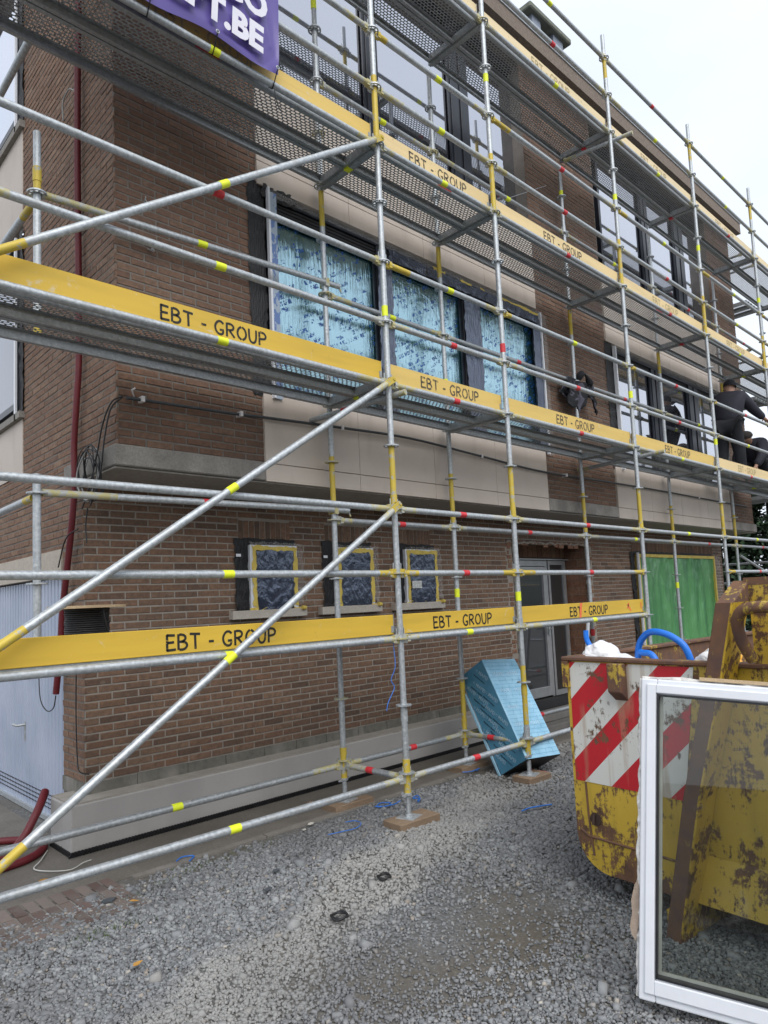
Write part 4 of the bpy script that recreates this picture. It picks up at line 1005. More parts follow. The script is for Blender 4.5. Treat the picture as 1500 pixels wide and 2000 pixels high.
# hook frame
CY = -.51
def mir(y): return 2*CY-y
for sgn in (0, 1):
    f = (lambda y: y) if sgn == 0 else mir
    mb = MB(); xf, xb = -.175, -.004
    A = [(.085, G+.0), (-.06, -.70), (-.215, -.12), (-.292, .21)]
    Wd = .078
    o_ = [(f(y), kz(z)) for y, z in A]; i_ = [(f(y-Wd), kz(z)) for y, z in A]
    back = [xb, xb, xb, xb]; top_b = .10
    for q in range(3):
        a, b, c, d = o_[q], o_[q+1], i_[q+1], i_[q]
        v = [(xf, *a), (xf, *b), (xf, *c), (xf, *d), (xb, *a), (xb, *b), (xb, *c), (xb, *d)]
        mb.add(v, [(0,1,2,3), (4,7,6,5), (0,4,5,1), (3,2,6,7)], [0, 0, 0, 1])
    a, d = o_[3], i_[3]
    mb.add([(xf, *a), (xf, *d), (xb+.02, d[0]-(.0), d[1]+top_b), (xb+.02, a[0], a[1]+top_b), (xb, *a), (xb, *d)], [(0,1,2,3), (0,3,4), (1,5,2), (3,2,5,4)], 0)
    bevel(mb.build('hook_post', [KR, KY], K), .006)
    mb = MB(); y0 = f(.075); y1 = f(-.005); mb.box(-.16, min(y0, y1), 0.005, L_-.1, max(y0, y1), zb-.002); mb.build('skid_rail', KY, K)
mb = MB(); mb.prism([(-.002, -.37, kz(.31)), (-.002, -.37, kz(-.09)), (-.002, mir(-.37), kz(-.09)), (-.002, mir(-.37), kz(.31))], (.02, 0, 0)); mb.build('hook_plate', KY, K)
mb = MB(); mb.box(-.004, mir(-.37)-.02, kz(.285), .03, -.35, kz(.32)); mb.build('hook_plate_rim', KR, K)
mb = MB(); pts = spline([(-.10, -.405, kz(-.05)), (-.15, -.385, kz(.04)), (-.19, -.392, kz(.12)), (-.215, -.43, kz(.175)), (-.225, -.51, kz(.19)), (-.215, -.59, kz(.175)), (-.19, -.628, kz(.12)), (-.15, -.635, kz(.04)), (-.10, -.615, kz(-.05))], 6)
mb.tube(pts, .026, 14); mb.build('lifting_hook_bar', KR, K)
mb = MB(); mb.prism([(-.05, .0, kz(-1.22)), (-.004, .0, kz(-1.0)), (-.004, .0, kz(-1.24))], (0, -1.02, 0)); mb.build('cross_brace', KY, K)
mb = MB(); mb.box(.02, sr_+.06, kz(-1.2), L_-.05, sl_-.06, kz(-.42)); mb.build('rubble_fill', conc('rubble', (.10, .09, .08), (.3, .28, .25), 9, .9, 1), K)
# contents of the container
def wl(p):    # container frame -> world
    c, s_ = math.cos(R(-5)), math.sin(R(-5)); return Vector((-.30+p[0]*c-p[1]*s_, -2.25+p[0]*s_+p[1]*c, p[2]+G))
BLUEP = plain('blue_pipe', (.012, .17, .68), .35, var=.06, bump=.05)
def ppipe(pts, r, label, hollow=True):
    P = spline([wl(p) for p in pts], 8); mb = MB(); mb.tube(P, r, 14, caps=not hollow)
    if hollow: mb.tube(P[:3], r*.82, 14, caps=False); mb.ring((0,0,0), 0, 0, 0, 3) if False else None
    tag(mb.build('plastic_pipe', BLUEP, org=P[0]), label, 'pipe')
ppipe([(.22, .685, kz(.06)), (.22, .68, kz(.0)), (.24, .645, kz(-.09)), (.30, .60, kz(-.30))], .0155, 'short upright end of blue plastic pipe at the left corner of the container')
ppipe([(.44, .49, kz(-.35)), (.44, .485, kz(-.08)), (.42, .42, kz(.02)), (.40, .335, kz(.042)), (.40, .235, kz(.01)), (.41, .165, kz(-.07)), (.43, .13, kz(-.3))], .019, 'large arching loop of blue plastic pipe in the container', False)
ppipe([(.38, .47, kz(-.3)), (.36, .44, kz(-.10)), (.34, .385, kz(-.075)), (.33, .32, kz(-.10)), (.33, .27, kz(-.25))], .018, 'small low loop of blue plastic pipe behind the white sack', False)
def blob(name, c, r, mat, lab, cat, seed, n=3, amp=.18, frq=5, rot=0):
    import mathutils
    bm = bmesh.new(); bmesh.ops.create_icosphere(bm, subdivisions=5, radius=1)
    for v in bm.verts:
        d = v.co.normalized(); k = 1+amp*mathutils.noise.noise(d*frq*.45+Vector((seed, 0, 0)))+amp*.35*abs(mathutils.noise.noise(d*frq+Vector((0, seed, 0))))-amp*.2*abs(mathutils.noise.noise(d*frq*2.2))
        v.co = Vector((d.x*r[0], d.y*r[1], d.z*r[2]))*k
    bmesh.ops.rotate(bm, verts=bm.verts, cent=(0,0,0), matrix=Matrix.Rotation(rot, 3, 'X'))
    me = bpy.data.meshes.new(name); bm.to_mesh(me); bm.free(); me.materials.append(mat)
    me.polygons.foreach_set('use_smooth', [True]*len(me.polygons)); o = bpy.data.objects.new(name, me); COL.objects.link(o); o.location = c
    return tag(o, lab, cat)
import bmesh
t = NT('white_sack'); t.set((.74, .74, .76), .55); t.bump(t.noise(5, 5, dist=1.5, sc=(1, 1, 3)), .7, .03); WSACK = t.m
blob('sack', wl((.24, .60, kz(-.11))), (.12, .105, .10), WSACK, 'white plastic sack bulging over the container rim', 'sack', 2.2, rot=.3)
blob('sack', wl((.25, .49, kz(-.15))), (.11, .12, .075), WSACK, 'flat white plastic sack beside the taller one in the container', 'sack', 4.1)
t = NT('white_orange_sack'); t.set(t.mix(t.ramp(t.noise(5, 3), (.5, 0), (.53, 1)), (.74, .73, .72), (.85, .42, .04)), .5); t.bump(t.noise(6, 5, dist=2), .6, .03)
blob('sack', wl((.50, .04, kz(-.14))), (.14, .12, .085), t.m, 'white and orange sack in the container next to the hook post', 'sack', 6.0)

# ================================================================ discarded window leaning in the foreground
s0 = .958
BLp = Vector((-3.80755, -3.78087, .2807))+(Vector((-.988, -2.277, -1.38))-Vector((-3.80755, -3.78087, .2807)))*s0
yaw_, lean_, rl_, HH = .325, .12, -.068, 1.287*s0
hv = Vector((math.sin(yaw_), -math.cos(yaw_), 0)); nv = Vector((math.cos(yaw_), math.sin(yaw_), 0)); zv = Vector((0,0,1))
uv_ = zv*math.cos(lean_)+nv*math.sin(lean_); ax_ = hv*math.cos(rl_)+uv_*math.sin(rl_); bx_ = -hv*math.sin(rl_)+uv_*math.cos(rl_); nx_ = ax_.cross(bx_)
if nx_.dot(Vector((-1, -1, 0))) < 0: nx_ = -nx_
WF = thing('window_frame', BLp, 'discarded white plastic window with a single pane, leaning in front of the container', 'window')
def wp(u, v, d=0): return BLp+ax_*u+bx_*v+nx_*d
def wbox(mb, u0, v0, u1, v1, d0, d1, mi=0):
    c = wp((u0+u1)/2, (v0+v1)/2, (d0+d1)/2); mb.obox(c, ax_*(u1-u0)/2, bx_*(v1-v0)/2, nx_*(d1-d0)/2, mi)
WD = 1.05; fL, fB, fT = .062, .090, .062
mb = MB(); D = .045
wbox(mb, 0, 0, fL, HH, 0, D); wbox(mb, WD-fL, 0, WD, HH, 0, D); wbox(mb, fL, 0, WD-fL, fB, .001, D-.001); wbox(mb, fL, HH-fT, WD-fL, HH, .001, D-.001)
bevel(mb.build('frame', PVC, WF), .006, 2)
mb = MB(); wbox(mb, .022, .03, fL-.004, HH-.02, D-.001, D+.010); wbox(mb, fL-.004, .03, WD-.03, fB-.006, D-.0015, D+.010); wbox(mb, fL-.004, HH-fT+.006, WD-.03, HH-.02, D-.0015, D+.010); bevel(mb.build('glazing_profile', PVC, WF), .004, 2)
mb = MB(); g_ = .007
for (a, b, c, d) in ((fL, fB, fL+g_, HH-fT), (WD-fL-g_, fB, WD-fL, HH-fT), (fL+g_, fB, WD-fL-g_, fB+g_), (fL+g_, HH-fT-g_, WD-fL-g_, HH-fT)): wbox(mb, a, b, c, d, .018, D+.006)
mb.build('rubber_gasket', BLACK, WF)
mb = MB(); g2 = .012
for (a, b, c, d) in ((fL+g_, fB+g_, fL+g_+g2, HH-fT-g_), (fL+g_+g2, fB+g_, WD-fL-g_, fB+g_+g2)): wbox(mb, a, b, c, d, .006, .016)
mb.build('spacer_bar', plain('spacer', (.35, .37, .33), .4, .5), WF)
t = NT('window_pane'); gl_ = t.n('BsdfGlossy'); gl_.inputs['Roughness'].default_value = .01; trn = t.n('BsdfTransparent'); trn.inputs[0].default_value = (.80, .83, .82, 1)
lw = t.n('LayerWeight'); lw.inputs[0].default_value = .25; m = t.n('MixShader'); t.l(t.math('MINIMUM', t.math('ADD', t.math('MULTIPLY', lw.outputs['Fresnel'], 1.1), .02), .8), m.inputs[0]); t.l(trn.outputs[0], m.inputs[1]); t.l(gl_.outputs[0], m.inputs[2]); 
m2_ = t.n('MixShader'); t.l(t.ramp(t.noise(3.5, 6, dist=2.5), (.58, .0), (.85, .10)), m2_.inputs[0]); t.l(m.outputs[0], m2_.inputs[1]); t.b.inputs['Base Color'].default_value = (.5, .5, .47, 1); t.b.inputs['Roughness'].default_value = .9; t.l(t.b.outputs[0], m2_.inputs[2]); t.l(m2_.outputs[0], t.out.inputs[0])
mb = MB(); wbox(mb, fL, fB, WD-fL, HH-fT, .008, .012); mb.build('pane', t.m, WF)
# mortar and foam remains along the left and top edges
FOAM = plain('old_mortar_remains', (.62, .60, .57), .9, var=.25, bump=.6, scale=30)
mb = MB(); v = 0
pts = []; rs = []
while v < HH: pts.append(wp(-.004+random.uniform(-.004, .004), v, .012+random.uniform(-.006, .006))); rs.append(random.uniform(.006, .015)); v += .022
mb.tube(pts, rs, 7, sm=False)
u = 0; pts = []; rs = []
while u < WD: pts.append(wp(u, HH+.003, .02+random.uniform(-.01, .01))); rs.append(random.uniform(.005, .013)); u += .03
mb.tube(pts, rs, 7, sm=False)
build_each(mb, 'mortar_remains', FOAM, WF)
mb = MB(); poly = [(-.005, .44), (-.022, .41), (-.034, .35), (-.030, .30), (-.038, .25), (-.030, .22), (-.014, .20), (-.005, .27)]
mb.prism([wp(a, b, .002) for a, b in poly], nx_*.022); mb.build('clinging_mortar', plain('brown_mortar_lump', (.36, .28, .22), .95, bump=.8, scale=40), WF)
mb = MB(); mb.obox(wp(.62, HH+.014, .022), ax_*.40, bx_*.007, nx_*.016); mb.build('timber_batten', BATTEN, WF)

# ================================================================ blue insulation pack leaning on the scaffold
A = [Vector(p) for p in ((1.537, .29, -1.372), (1.514, -.023, -1.183), (1.985, -.075, -1.213), (1.63, .515, -.315))]
e1, e2, e3 = A[1]-A[0], A[2]-A[1], A[3]-A[1]
IP = thing('insulation_pack', A[0], 'stack of insulation boards wrapped in blue printed film, leaning beside the door', 'insulation pack')
def film(name, c, c2):
    t = NT(name); f = t.noise(5, 5, dist=1); t.set(t.ramp(f, (.3, c), (.7, c2)), .28); t.bump(t.noise(7, 5, dist=2), .35, .01); return t.m
t = NT('pale_blue_board_edges'); 
sx = t.n('SeparateXYZ'); t.l(t.tc.outputs['Object'], sx.inputs[0]); n3 = e3.normalized()
t.set(t.ramp(t.noise(6, 4), (.3, (.20, .44, .62)), (.7, (.34, .60, .78))), .3); t.bump(t.noise(6, 5, dist=2), .4, .01); F2 = t.m
F1 = film('blue_wrap_film', (.06, .21, .33), (.09, .27, .40))
mb = MB(); P0 = A[0]
v = [P0, P0+e1, P0+e1+e2, P0+e2, P0+e3, P0+e1+e3, P0+e1+e2+e3, P0+e2+e3]
mb.add(v, [(0, 1, 5, 4), (1, 2, 6, 5), (4, 5, 6, 7), (0, 3, 2, 1), (3, 7, 6, 2), (0, 4, 7, 3)], [0, 1, 0, 2, 0, 0])  # underside coloured black for the shade beneath the leaning pack
bevel(mb.build('wrapped_stack', [F1, F2, BLACK], IP), .006)
# seam lines of the single boards on the pale side
mb = MB(); nn = e1.cross(e2)
n2 = e2.cross(e3).normalized(); 
if n2.dot(Vector((-1, -1, .2))) < 0: n2 = -n2
for k in range(1, 26):
    q = A[1]+e3*(k/26)+n2*.0012
    mb.add([q+e2*.02, q+e2*.98, q+e2*.98+e3*.0025, q+e2*.02+e3*.0025], [(0,1,2,3)])
for k in range(1, 5):
    q = A[1]+e2*(k/5)+n2*.0016
    for j in range(12):
        a = .03+j*.08; mb.add([q+e3*a, q+e3*(a+.045)+e2*.03, q+e3*(a+.047)+e2*.038, q+e3*(a+.002)+e2*.008], [(0,1,2,3)])
mb.build('board_seams', plain('blue_seam', (.12, .30, .44), .5), IP)
mb = MB(); q0 = A[0]-e1.normalized()*.0; th = -e1.normalized()*.02
mb.prism([q0+th*.2-e2*.0, q0+th*.2+e3*.82, q0+th*.2+e3*.82-e2*.05, q0+th*.2-e2*.0-e2*.03], th); mb.build('loose_board', plain('light_blue_board', (.30, .52, .66), .6), IP)
# repeated print on the dark side
n1 = e1.cross(e3).normalized()
if n1.dot(Vector((-1, 0, 0))) < 0: n1 = -n1
X_ = (e1*1.0).normalized(); Z_ = e3.normalized()
rdir = (X_*.50-Z_*.865).normalized(); udir = n1.cross(rdir)
rm = Matrix((rdir, udir, n1)).transposed().to_4x4()
WH = plain('pale_print', (.30, .46, .58), .5); BKP = plain('black_print', (.015, .03, .05), .5)
mk = MB(); l1_, l3_ = e1.length, e3.length
for i in range(9):
    for j in range(4):
        u = (j-.2)*.125+(.03 if i % 2 else 0); w_ = .10+i*.118-j*.035
        if not (0.0 < u < l1_-.12 and .10 < w_ < l3_-.05): continue
        p = A[0]+X_*u+Z_*w_+n1*.0015
        text_obj('MAPEI', .050, p+rdir*.045, rm, WH, IP, 'print', bold=.0006, ext=.0002)
        for sgn in range(3):
            a0 = sgn*2.094; c0 = p+rdir*.018+udir*.014
            P3 = [c0+rdir*.012*math.cos(a0+q)+udir*.012*math.sin(a0+q) for q in (.3, 1.7)]
            mk.tube(P3, .0018, 4)
        b0 = p-udir*.045+rdir*.0
        mk2 = (b0, b0+rdir*.125, b0+rdir*.125+udir*.0045, b0+udir*.0045)
        if i % 2 == 0 or j % 2: 
            text_obj('Mapetherm System', .021, b0+n1*.0, rm, BKP, IP, 'print', bold=.0005, ext=.0002)
mk.build('print', WH, IP)
rm2 = Matrix((e2.normalized(), n2.cross(e2.normalized()), n2)).transposed().to_4x4()
for i in range(5):
    for j in range(2):
        text_obj('MAPEI', .055, A[1]+e3*(.14+i*.17)+e2*(.12+j*.42)+n2*.002, rm2, plain('white_print', (.46, .66, .80), .5) if (i, j) == (0, 0) else bpy.data.materials['white_print'], IP, 'print', ext=.0002)

# ================================================================ banner
BN = MB(); nx, nz = 60, 50; x0, x1, z0, z1 = -2.95, -1.02, 4.04, 5.9; vs = []
for k in range(nz+1):
    for i in range(nx+1):
        u, v_ = i/nx, k/nz; x = x0+(x1-x0)*u; z = z0+(z1-z0)*v_
        d = math.hypot((1-u)*1.9, v_*1.9); a = math.atan2(v_*1.9+.001, (1-u)*1.9+.001)
        y = -.055-.016*math.sin(a*17)*math.exp(-d*1.3)*min(1, d*6)-.012*math.sin(u*9+v_*4)-.012*math.exp(-((d-.9)/.4)**2)
        zz = z-.02*math.sin(u*math.pi*5)*(1-v_)**3
        vs.append((x+.03*math.sin(v_*3)*u, y, zz))
BN.add(vs, [(k*(nx+1)+i, k*(nx+1)+i+1, (k+1)*(nx+1)+i+1, (k+1)*(nx+1)+i) for k in range(nz) for i in range(nx)], 0, True)
t = NT('purple_banner'); t.set((.105, .075, .30), .38); t.bump(t.noise(2, 3), .1, .02)
bn = tag(BN.build('banner', t.m, org=(-2, -.06, 4.04)), 'purple advertising banner with white lettering tied to the scaffold rails', 'banner')
def fat(s_, size, x, z, tilt=0, sx_=1): 
    q = text_obj(s_, size, (0, 0, 0), Euler((R(90), 0, 0)), plain('white_banner_print', (.72, .71, .78), .4, var=.04) if 'white_banner_print' not in bpy.data.materials else bpy.data.materials['white_banner_print'], None, 'banner_lettering', bold=.012, ext=.001)
    xr = max(v.co.x for v in q.data.vertices); q.data.transform(Matrix.Translation((-xr, 0, 0)))
    q.data.transform(Matrix.Translation((x, -.100, z)) @ Matrix.Rotation(R(tilt), 4, 'Y') @ Matrix.Diagonal((sx_, 1, 1, 1)))
    q.data.transform(Matrix.Translation((2, .06, -4.04))); q.parent = bn; return q
fat('DEPT.BE', .26, -1.17, 4.105, 4, .92); fat('RENO ECO', .26, -1.13, 4.36, 4, .92)
mb = MB()
for x in (-2.55, -1.98, -1.52, -1.04): mb.ring((0,0,0), .008, .014, .004, 12) if False else mb.tube([Vector((x, -.075, 4.07))+Vector((.011*math.cos(a), -.012, .011*math.sin(a))) for a in np.linspace(0, 2*math.pi, 13)], .004, 6)
build_each(mb, 'eyelet', GALV, bn)
mb = MB()
for x in (-1.98, -1.52, -1.04): mb.tube([(x, -.09, 4.07), (x+.005, -.035, 4.0), (x+.008, 0, 3.965), (x+.005, .035, 4.0)], .004, 6)
mb.tube(spline([(-1.035, -.03, 3.98), (-1.03, -.035, 3.9), (-1.0, -.03, 3.82), (-.985, -.04, 3.80)], 4), .005, 6); build_each(mb, 'cable_tie', BLACK, bn)

# ================================================================ hoses and cables
def corrugated(pts, r, name, label, org=None, pitch=.011):
    P = spline(pts, 10); 
    # resample
    out = [P[0]]; acc = 0
    for a, b in zip(P[:-1], P[1:]):
        L__ = (b-a).length
        while acc+L__ >= pitch/2:
            t_ = (pitch/2-acc)/L__; a = a.lerp(b, t_); out.append(a.copy()); L__ = (b-a).length; acc = 0
        acc += L__
    mb = MB(); mb.tube(out, [r if i % 2 else r*.86 for i in range(len(out))], 12)
    return tag(mb.build(name, REDH, org=out[0]), label, 'hose')
REDH = plain('dark_red_plastic', (.13, .012, .018), .5, var=.12, bump=0)
corrugated([(-1.87, 1.36, 5.6), (-1.87, 1.40, 4.79), (-1.87, 1.425, 3.86), (-1.87, 1.422, 3.03), (-1.87, 1.426, 2.26), (-1.875, 1.463, 1.92), (-1.88, 1.51, 1.57), (-1.88, 1.506, 1.25), (-1.885, 1.58, .88), (-1.885, 1.68, .57), (-1.885, 1.76, .30), (-1.885, 1.81, .03), (-1.89, 1.89, -.31)], .026, 'conduit_hose', 'dark red corrugated hose hanging down the side wall by the corner')
mb = MB().tube(spline([(-1.93, 2.0, 5.1), (-1.87, 1.45, 4.45), (-1.84, 1.62, 4.35)], 4)[:1]*2, .001, 3) if False else None
corrugated([(-2.0, 1.80, -1.0), (-2.06, 1.70, -1.05), (-2.13, 1.63, -1.13), (-2.22, 1.60, -1.25), (-2.33, 1.62, -1.34), (-2.6, 1.55, -1.35), (-3.2, 1.5, -1.35)], .030, 'conduit_hose', 'dark red corrugated hose end propped against the plinth corner')
corrugated([(-2.7, 2.15, -1.35), (-2.3, 2.08, -1.35), (-2.10, 1.92, -1.35), (-2.03, 1.76, -1.35), (-2.10, 1.58, -1.35), (-2.25, 1.45, -1.35), (-2.5, 1.4, -1.35)], .028, 'conduit_hose', 'dark red corrugated hose curled on the ground beside the garage door')
CAB = plain('black_cable', (.014, .014, .016), .5, bump=0); GCAB = plain('grey_cable', (.30, .30, .29), .5, bump=0)
mb = MB()
for q in range(9):
    rr_, off = random.uniform(.62, 1.0), random.uniform(-.04, .04); th = random.uniform(-.5, .5)
    P = []
    for k in range(29):
        a = 2*math.pi*k/28; yy, zz = (.17+.02*math.sin(3*a+q))*rr_*math.cos(a), (.235+.02*math.sin(2*a+q*2))*rr_*math.sin(a)
        P.append((-1.895-.03*math.sin(a+q)-.012*(q % 3), 1.13+off+yy*math.cos(th)-zz*math.sin(th), 1.28+off+yy*math.sin(th)+zz*math.cos(th)))
    mb.tube(P, random.choice((.0045, .006, .0035)), 6, mi=1 if q in (3, 8) else 0)
mb.tube(spline([(-1.80, .815, 1.79), (-1.87, .84, 1.74), (-1.90, .92, 1.60), (-1.91, 1.0, 1.40), (-1.92, 1.12, 1.18), (-1.92, 1.25, 1.05)], 6), .0055, 6)
mb.tube(spline([(-1.80, .815, 1.785), (-1.87, .85, 1.70), (-1.90, .89, 1.50), (-1.91, .95, 1.25), (-1.92, 1.1, 1.05)], 6), .0055, 6)
mb.tube(spline([(-1.9, 1.2, 1.05), (-1.9, 1.24, .92), (-1.9, 1.22, .80)], 5), .005, 6)
mb.tube(spline([(-1.9, 1.38, .92), (-1.93, 1.55, .86), (-1.92, 1.74, .66)], 5), .005, 6)
tag(mb.build('cable_coil', [CAB, GCAB], org=(-1.9, 1.13, 1.28)), 'messy coil of black cables hanging at the corner of the overhang', 'cable')
mb = MB().tube(spline([(-1.85, 1.56, 1.75), (-1.86, 1.62, 1.2), (-1.87, 1.68, .6), (-1.87, 1.70, .3), (-1.86, 1.72, .0)], 8), .0045, 6)
tag(mb.build('hanging_cable', CAB, org=(-1.85, 1.56, 1.75)), 'thin black cable running straight down left of the red hose', 'cable')
mb = MB().tube(spline([(-1.86, 1.55, -.1), (-1.86, 1.56, -.45), (-1.86, 1.54, -.75), (-1.86, 1.50, -.84), (-1.80, 1.47, -.87)], 8), .0045, 6)
tag(mb.build('hanging_cable', CAB, org=(-1.86, 1.55, -.1)), 'thin black cable hanging on the brick pier above the plinth corner', 'cable')
mb = MB().tube(spline([(-1.89, 1.89, -.32), (-1.89, 1.95, -.42), (-1.89, 2.1, -.45), (-1.89, 2.25, -.36), (-1.88, 2.32, -.1), (-1.88, 2.35, .1)], 8), .0045, 6)
tag(mb.build('hanging_cable', CAB, org=(-1.89, 1.89, -.32)), 'black cable looping from the lower end of the red hose', 'cable')
mb = MB().tube(spline([(-1.85, 1.52, 4.45), (-1.87, 1.60, 4.50), (-1.88, 1.70, 4.44), (-1.87, 1.72, 4.3)], 6), .006, 6)
tag(mb.build('cable_stub', GCAB, org=(-1.85, 1.52, 4.45)), 'short bent cable stub beside the top of the red hose', 'cable')
# reel of cable standing on the lowest deck
RL = thing('cable_reel', (-2.23, .36, .06), 'wooden reel wound with black cable standing on the lowest scaffold deck', 'cable reel')
mb = MB().tube([(-2.23, .36, .325), (-2.23, .36, .34)], .215, 36, sm=False); mb.build('reel_flange', BATTEN, RL)
mb = MB().tube([(-2.23, .36, .066), (-2.23, .36, .08)], .215, 36, sm=False); mb.build('reel_flange', BATTEN, RL)
mb = MB()
for k in range(20): 
    z = .086+k*.0122; rr_ = .118+random.uniform(-.003, .003)
    mb.tube([(-2.23+rr_*math.cos(a), .36+rr_*math.sin(a), z+random.uniform(-.001, .001)) for a in np.linspace(0, 2*math.pi, 33)], .0066, 6)
mb.tube(spline([(-2.20, .20, .335), (-2.19, .20, .25), (-2.15, .22, .15), (-2.1, .24, .09)], 6), .006, 6); mb.build('wound_cable', CAB, RL)
mb = MB().tube([(-2.23, .36, .08), (-2.23, .36, .325)], .11, 24); mb.build('reel_core', CAB, RL)

# ================================================================ timber sole blocks under the base plates
names = {(1, 0): 'light brown timber block under the nearest outer scaffold foot', (2, 0): 'timber block with a red end under the outer foot beside the blue insulation pack', (1, 1): 'dark timber block under the inner foot nearest the plinth', (2, 1): 'dark timber block under the inner foot behind the insulation pack'}
for i, x in enumerate(SX):
    for j, y in enumerate((0, W)):
        if i == 0: continue
        lx, ly = (.20, .10) if (i, j) != (2, 0) else (.155, .10); rot = random.uniform(-.12, .12)
        c, s_ = math.cos(rot), math.sin(rot)
        mb = MB(); mb.obox((x+.02, y-.01, G+.026), (lx*c, lx*s_, 0), (-ly*s_, ly*c, 0), (0, 0, .030))
        o = bevel(mb.build('timber_block', SOLE, org=(x, y, G)), .004)
        side_ = ('outer', 'inner')[j]
        tag(o, names.get((i, j), f'timber block under the {side_} scaffold foot, number {i} along the house' if False else ('timber block under the %s foot of the scaffold hidden %s' % (side_, {3: 'behind the container', 4: 'by the green window', 5: 'at the far pier', 6: 'at the far corner'}.get(i, '')))), 'timber block', 'timber blocks under the scaffold feet')
        if (i, j) == (2, 0): MB().obox((x+.175, y+.01, G+.032), (.004, 0, 0), (0, .09, 0), (0, 0, .023)).build('red_end', TAGR, o)

# ================================================================ jacket hung on the inner rail
def cloth_jacket():
    import mathutils
    mb = MB(); nx, nz = 26, 34; vs = []
    for k in range(nz+1):
        s_ = (k/nz)*2-1            # -1 front bottom .. 0 over the tube .. 1 back bottom
        for i in range(nx+1):
            u = i/nx; x = 3.92+.62*u
            ln = (.30+.12*math.sin(u*7+.5)+(.14 if .38 < u < .62 else 0)) if s_ < 0 else .22+.08*math.sin(u*5)
            a = abs(s_); z = 3.03-ln*max(0, a-.08)/.92
            y = .73+(-.035 if s_ < 0 else .035)*min(1, a*8)+(-1 if s_ < 0 else 1)*.05*a*abs(mathutils.noise.noise(Vector((u*6, a*3, s_))))*2
            y += -.02*math.sin(u*22+a*3)*a*(1 if s_ < 0 else .5)
            x += .06*mathutils.noise.noise(Vector((a*3, u*2, 1)))*a+(.10*(u-.5)*a)
            vs.append((x, y, z+.012*math.sin(u*9)))
    mb.add(vs, [(k*(nx+1)+i, k*(nx+1)+i+1, (k+1)*(nx+1)+i+1, (k+1)*(nx+1)+i) for k in range(nz) for i in range(nx)], 0, True); return mb
t = NT('black_grey_fabric'); t.set(t.ramp(t.noise(3.2, 3, dist=1), (.48, (.010, .011, .014)), (.56, (.075, .075, .10)), const=True), .9); t.bump(t.noise(14, 4, dist=1), .5, .02)
jk = cloth_jacket().build('jacket', t.m, org=(4.2, .73, 3.03)); tag(jk, 'black and grey work jacket hung over the inner scaffold rail', 'jacket'); md = jk.modifiers.new('thick', 'SOLIDIFY'); md.thickness = .012
mb = MB(); mb.tube(spline([(4.16, .69, 3.02), (4.20, .66, 3.10), (4.30, .67, 3.12), (4.42, .68, 3.04), (4.44, .69, 2.98)], 6), [.03+.02*math.sin(k*.4) for k in range(25)], 10); mb.build('collar', t.m, jk)

# ================================================================ people
def skin(name, verts, edges, rad, mat, parent, org, sub=2):
    me = bpy.data.meshes.new(name); me.from_pydata([tuple(Vector(v)-Vector(org)) for v in verts], edges, []); me.materials.append(mat)
    o = bpy.data.objects.new(name, me); COL.objects.link(o); o.parent = parent
    if not parent: o.location = org
    ORG[o.name] = Vector(org)
    m_ = o.modifiers.new('skin', 'SKIN'); m_.use_smooth_shade = True
    if not me.skin_vertices: me.skin_vertices.new() if hasattr(me.skin_vertices, 'new') else None
    for i, r_ in enumerate(rad): me.skin_vertices[0].data[i].radius = r_ if hasattr(r_, '__len__') else (r_, r_)
    me.skin_vertices[0].data[0].use_root = True
    s_ = o.modifiers.new('sub', 'SUBSURF'); s_.levels = sub; s_.render_levels = sub
    return o
SKIN = plain('skin', (.42, .24, .17), .6, var=.06, bump=0); NAVY = plain('dark_navy_jacket', (.022, .022, .034), .85, bump=.6, scale=20); TROU = plain('black_work_trousers', (.010, .011, .015), .9, bump=.6, scale=16); CAPM = plain('dark_knit_cap', (.014, .015, .020), .95, bump=.8, scale=40); HAIR = plain('greying_hair', (.05, .045, .04), .9, bump=.8, scale=60)
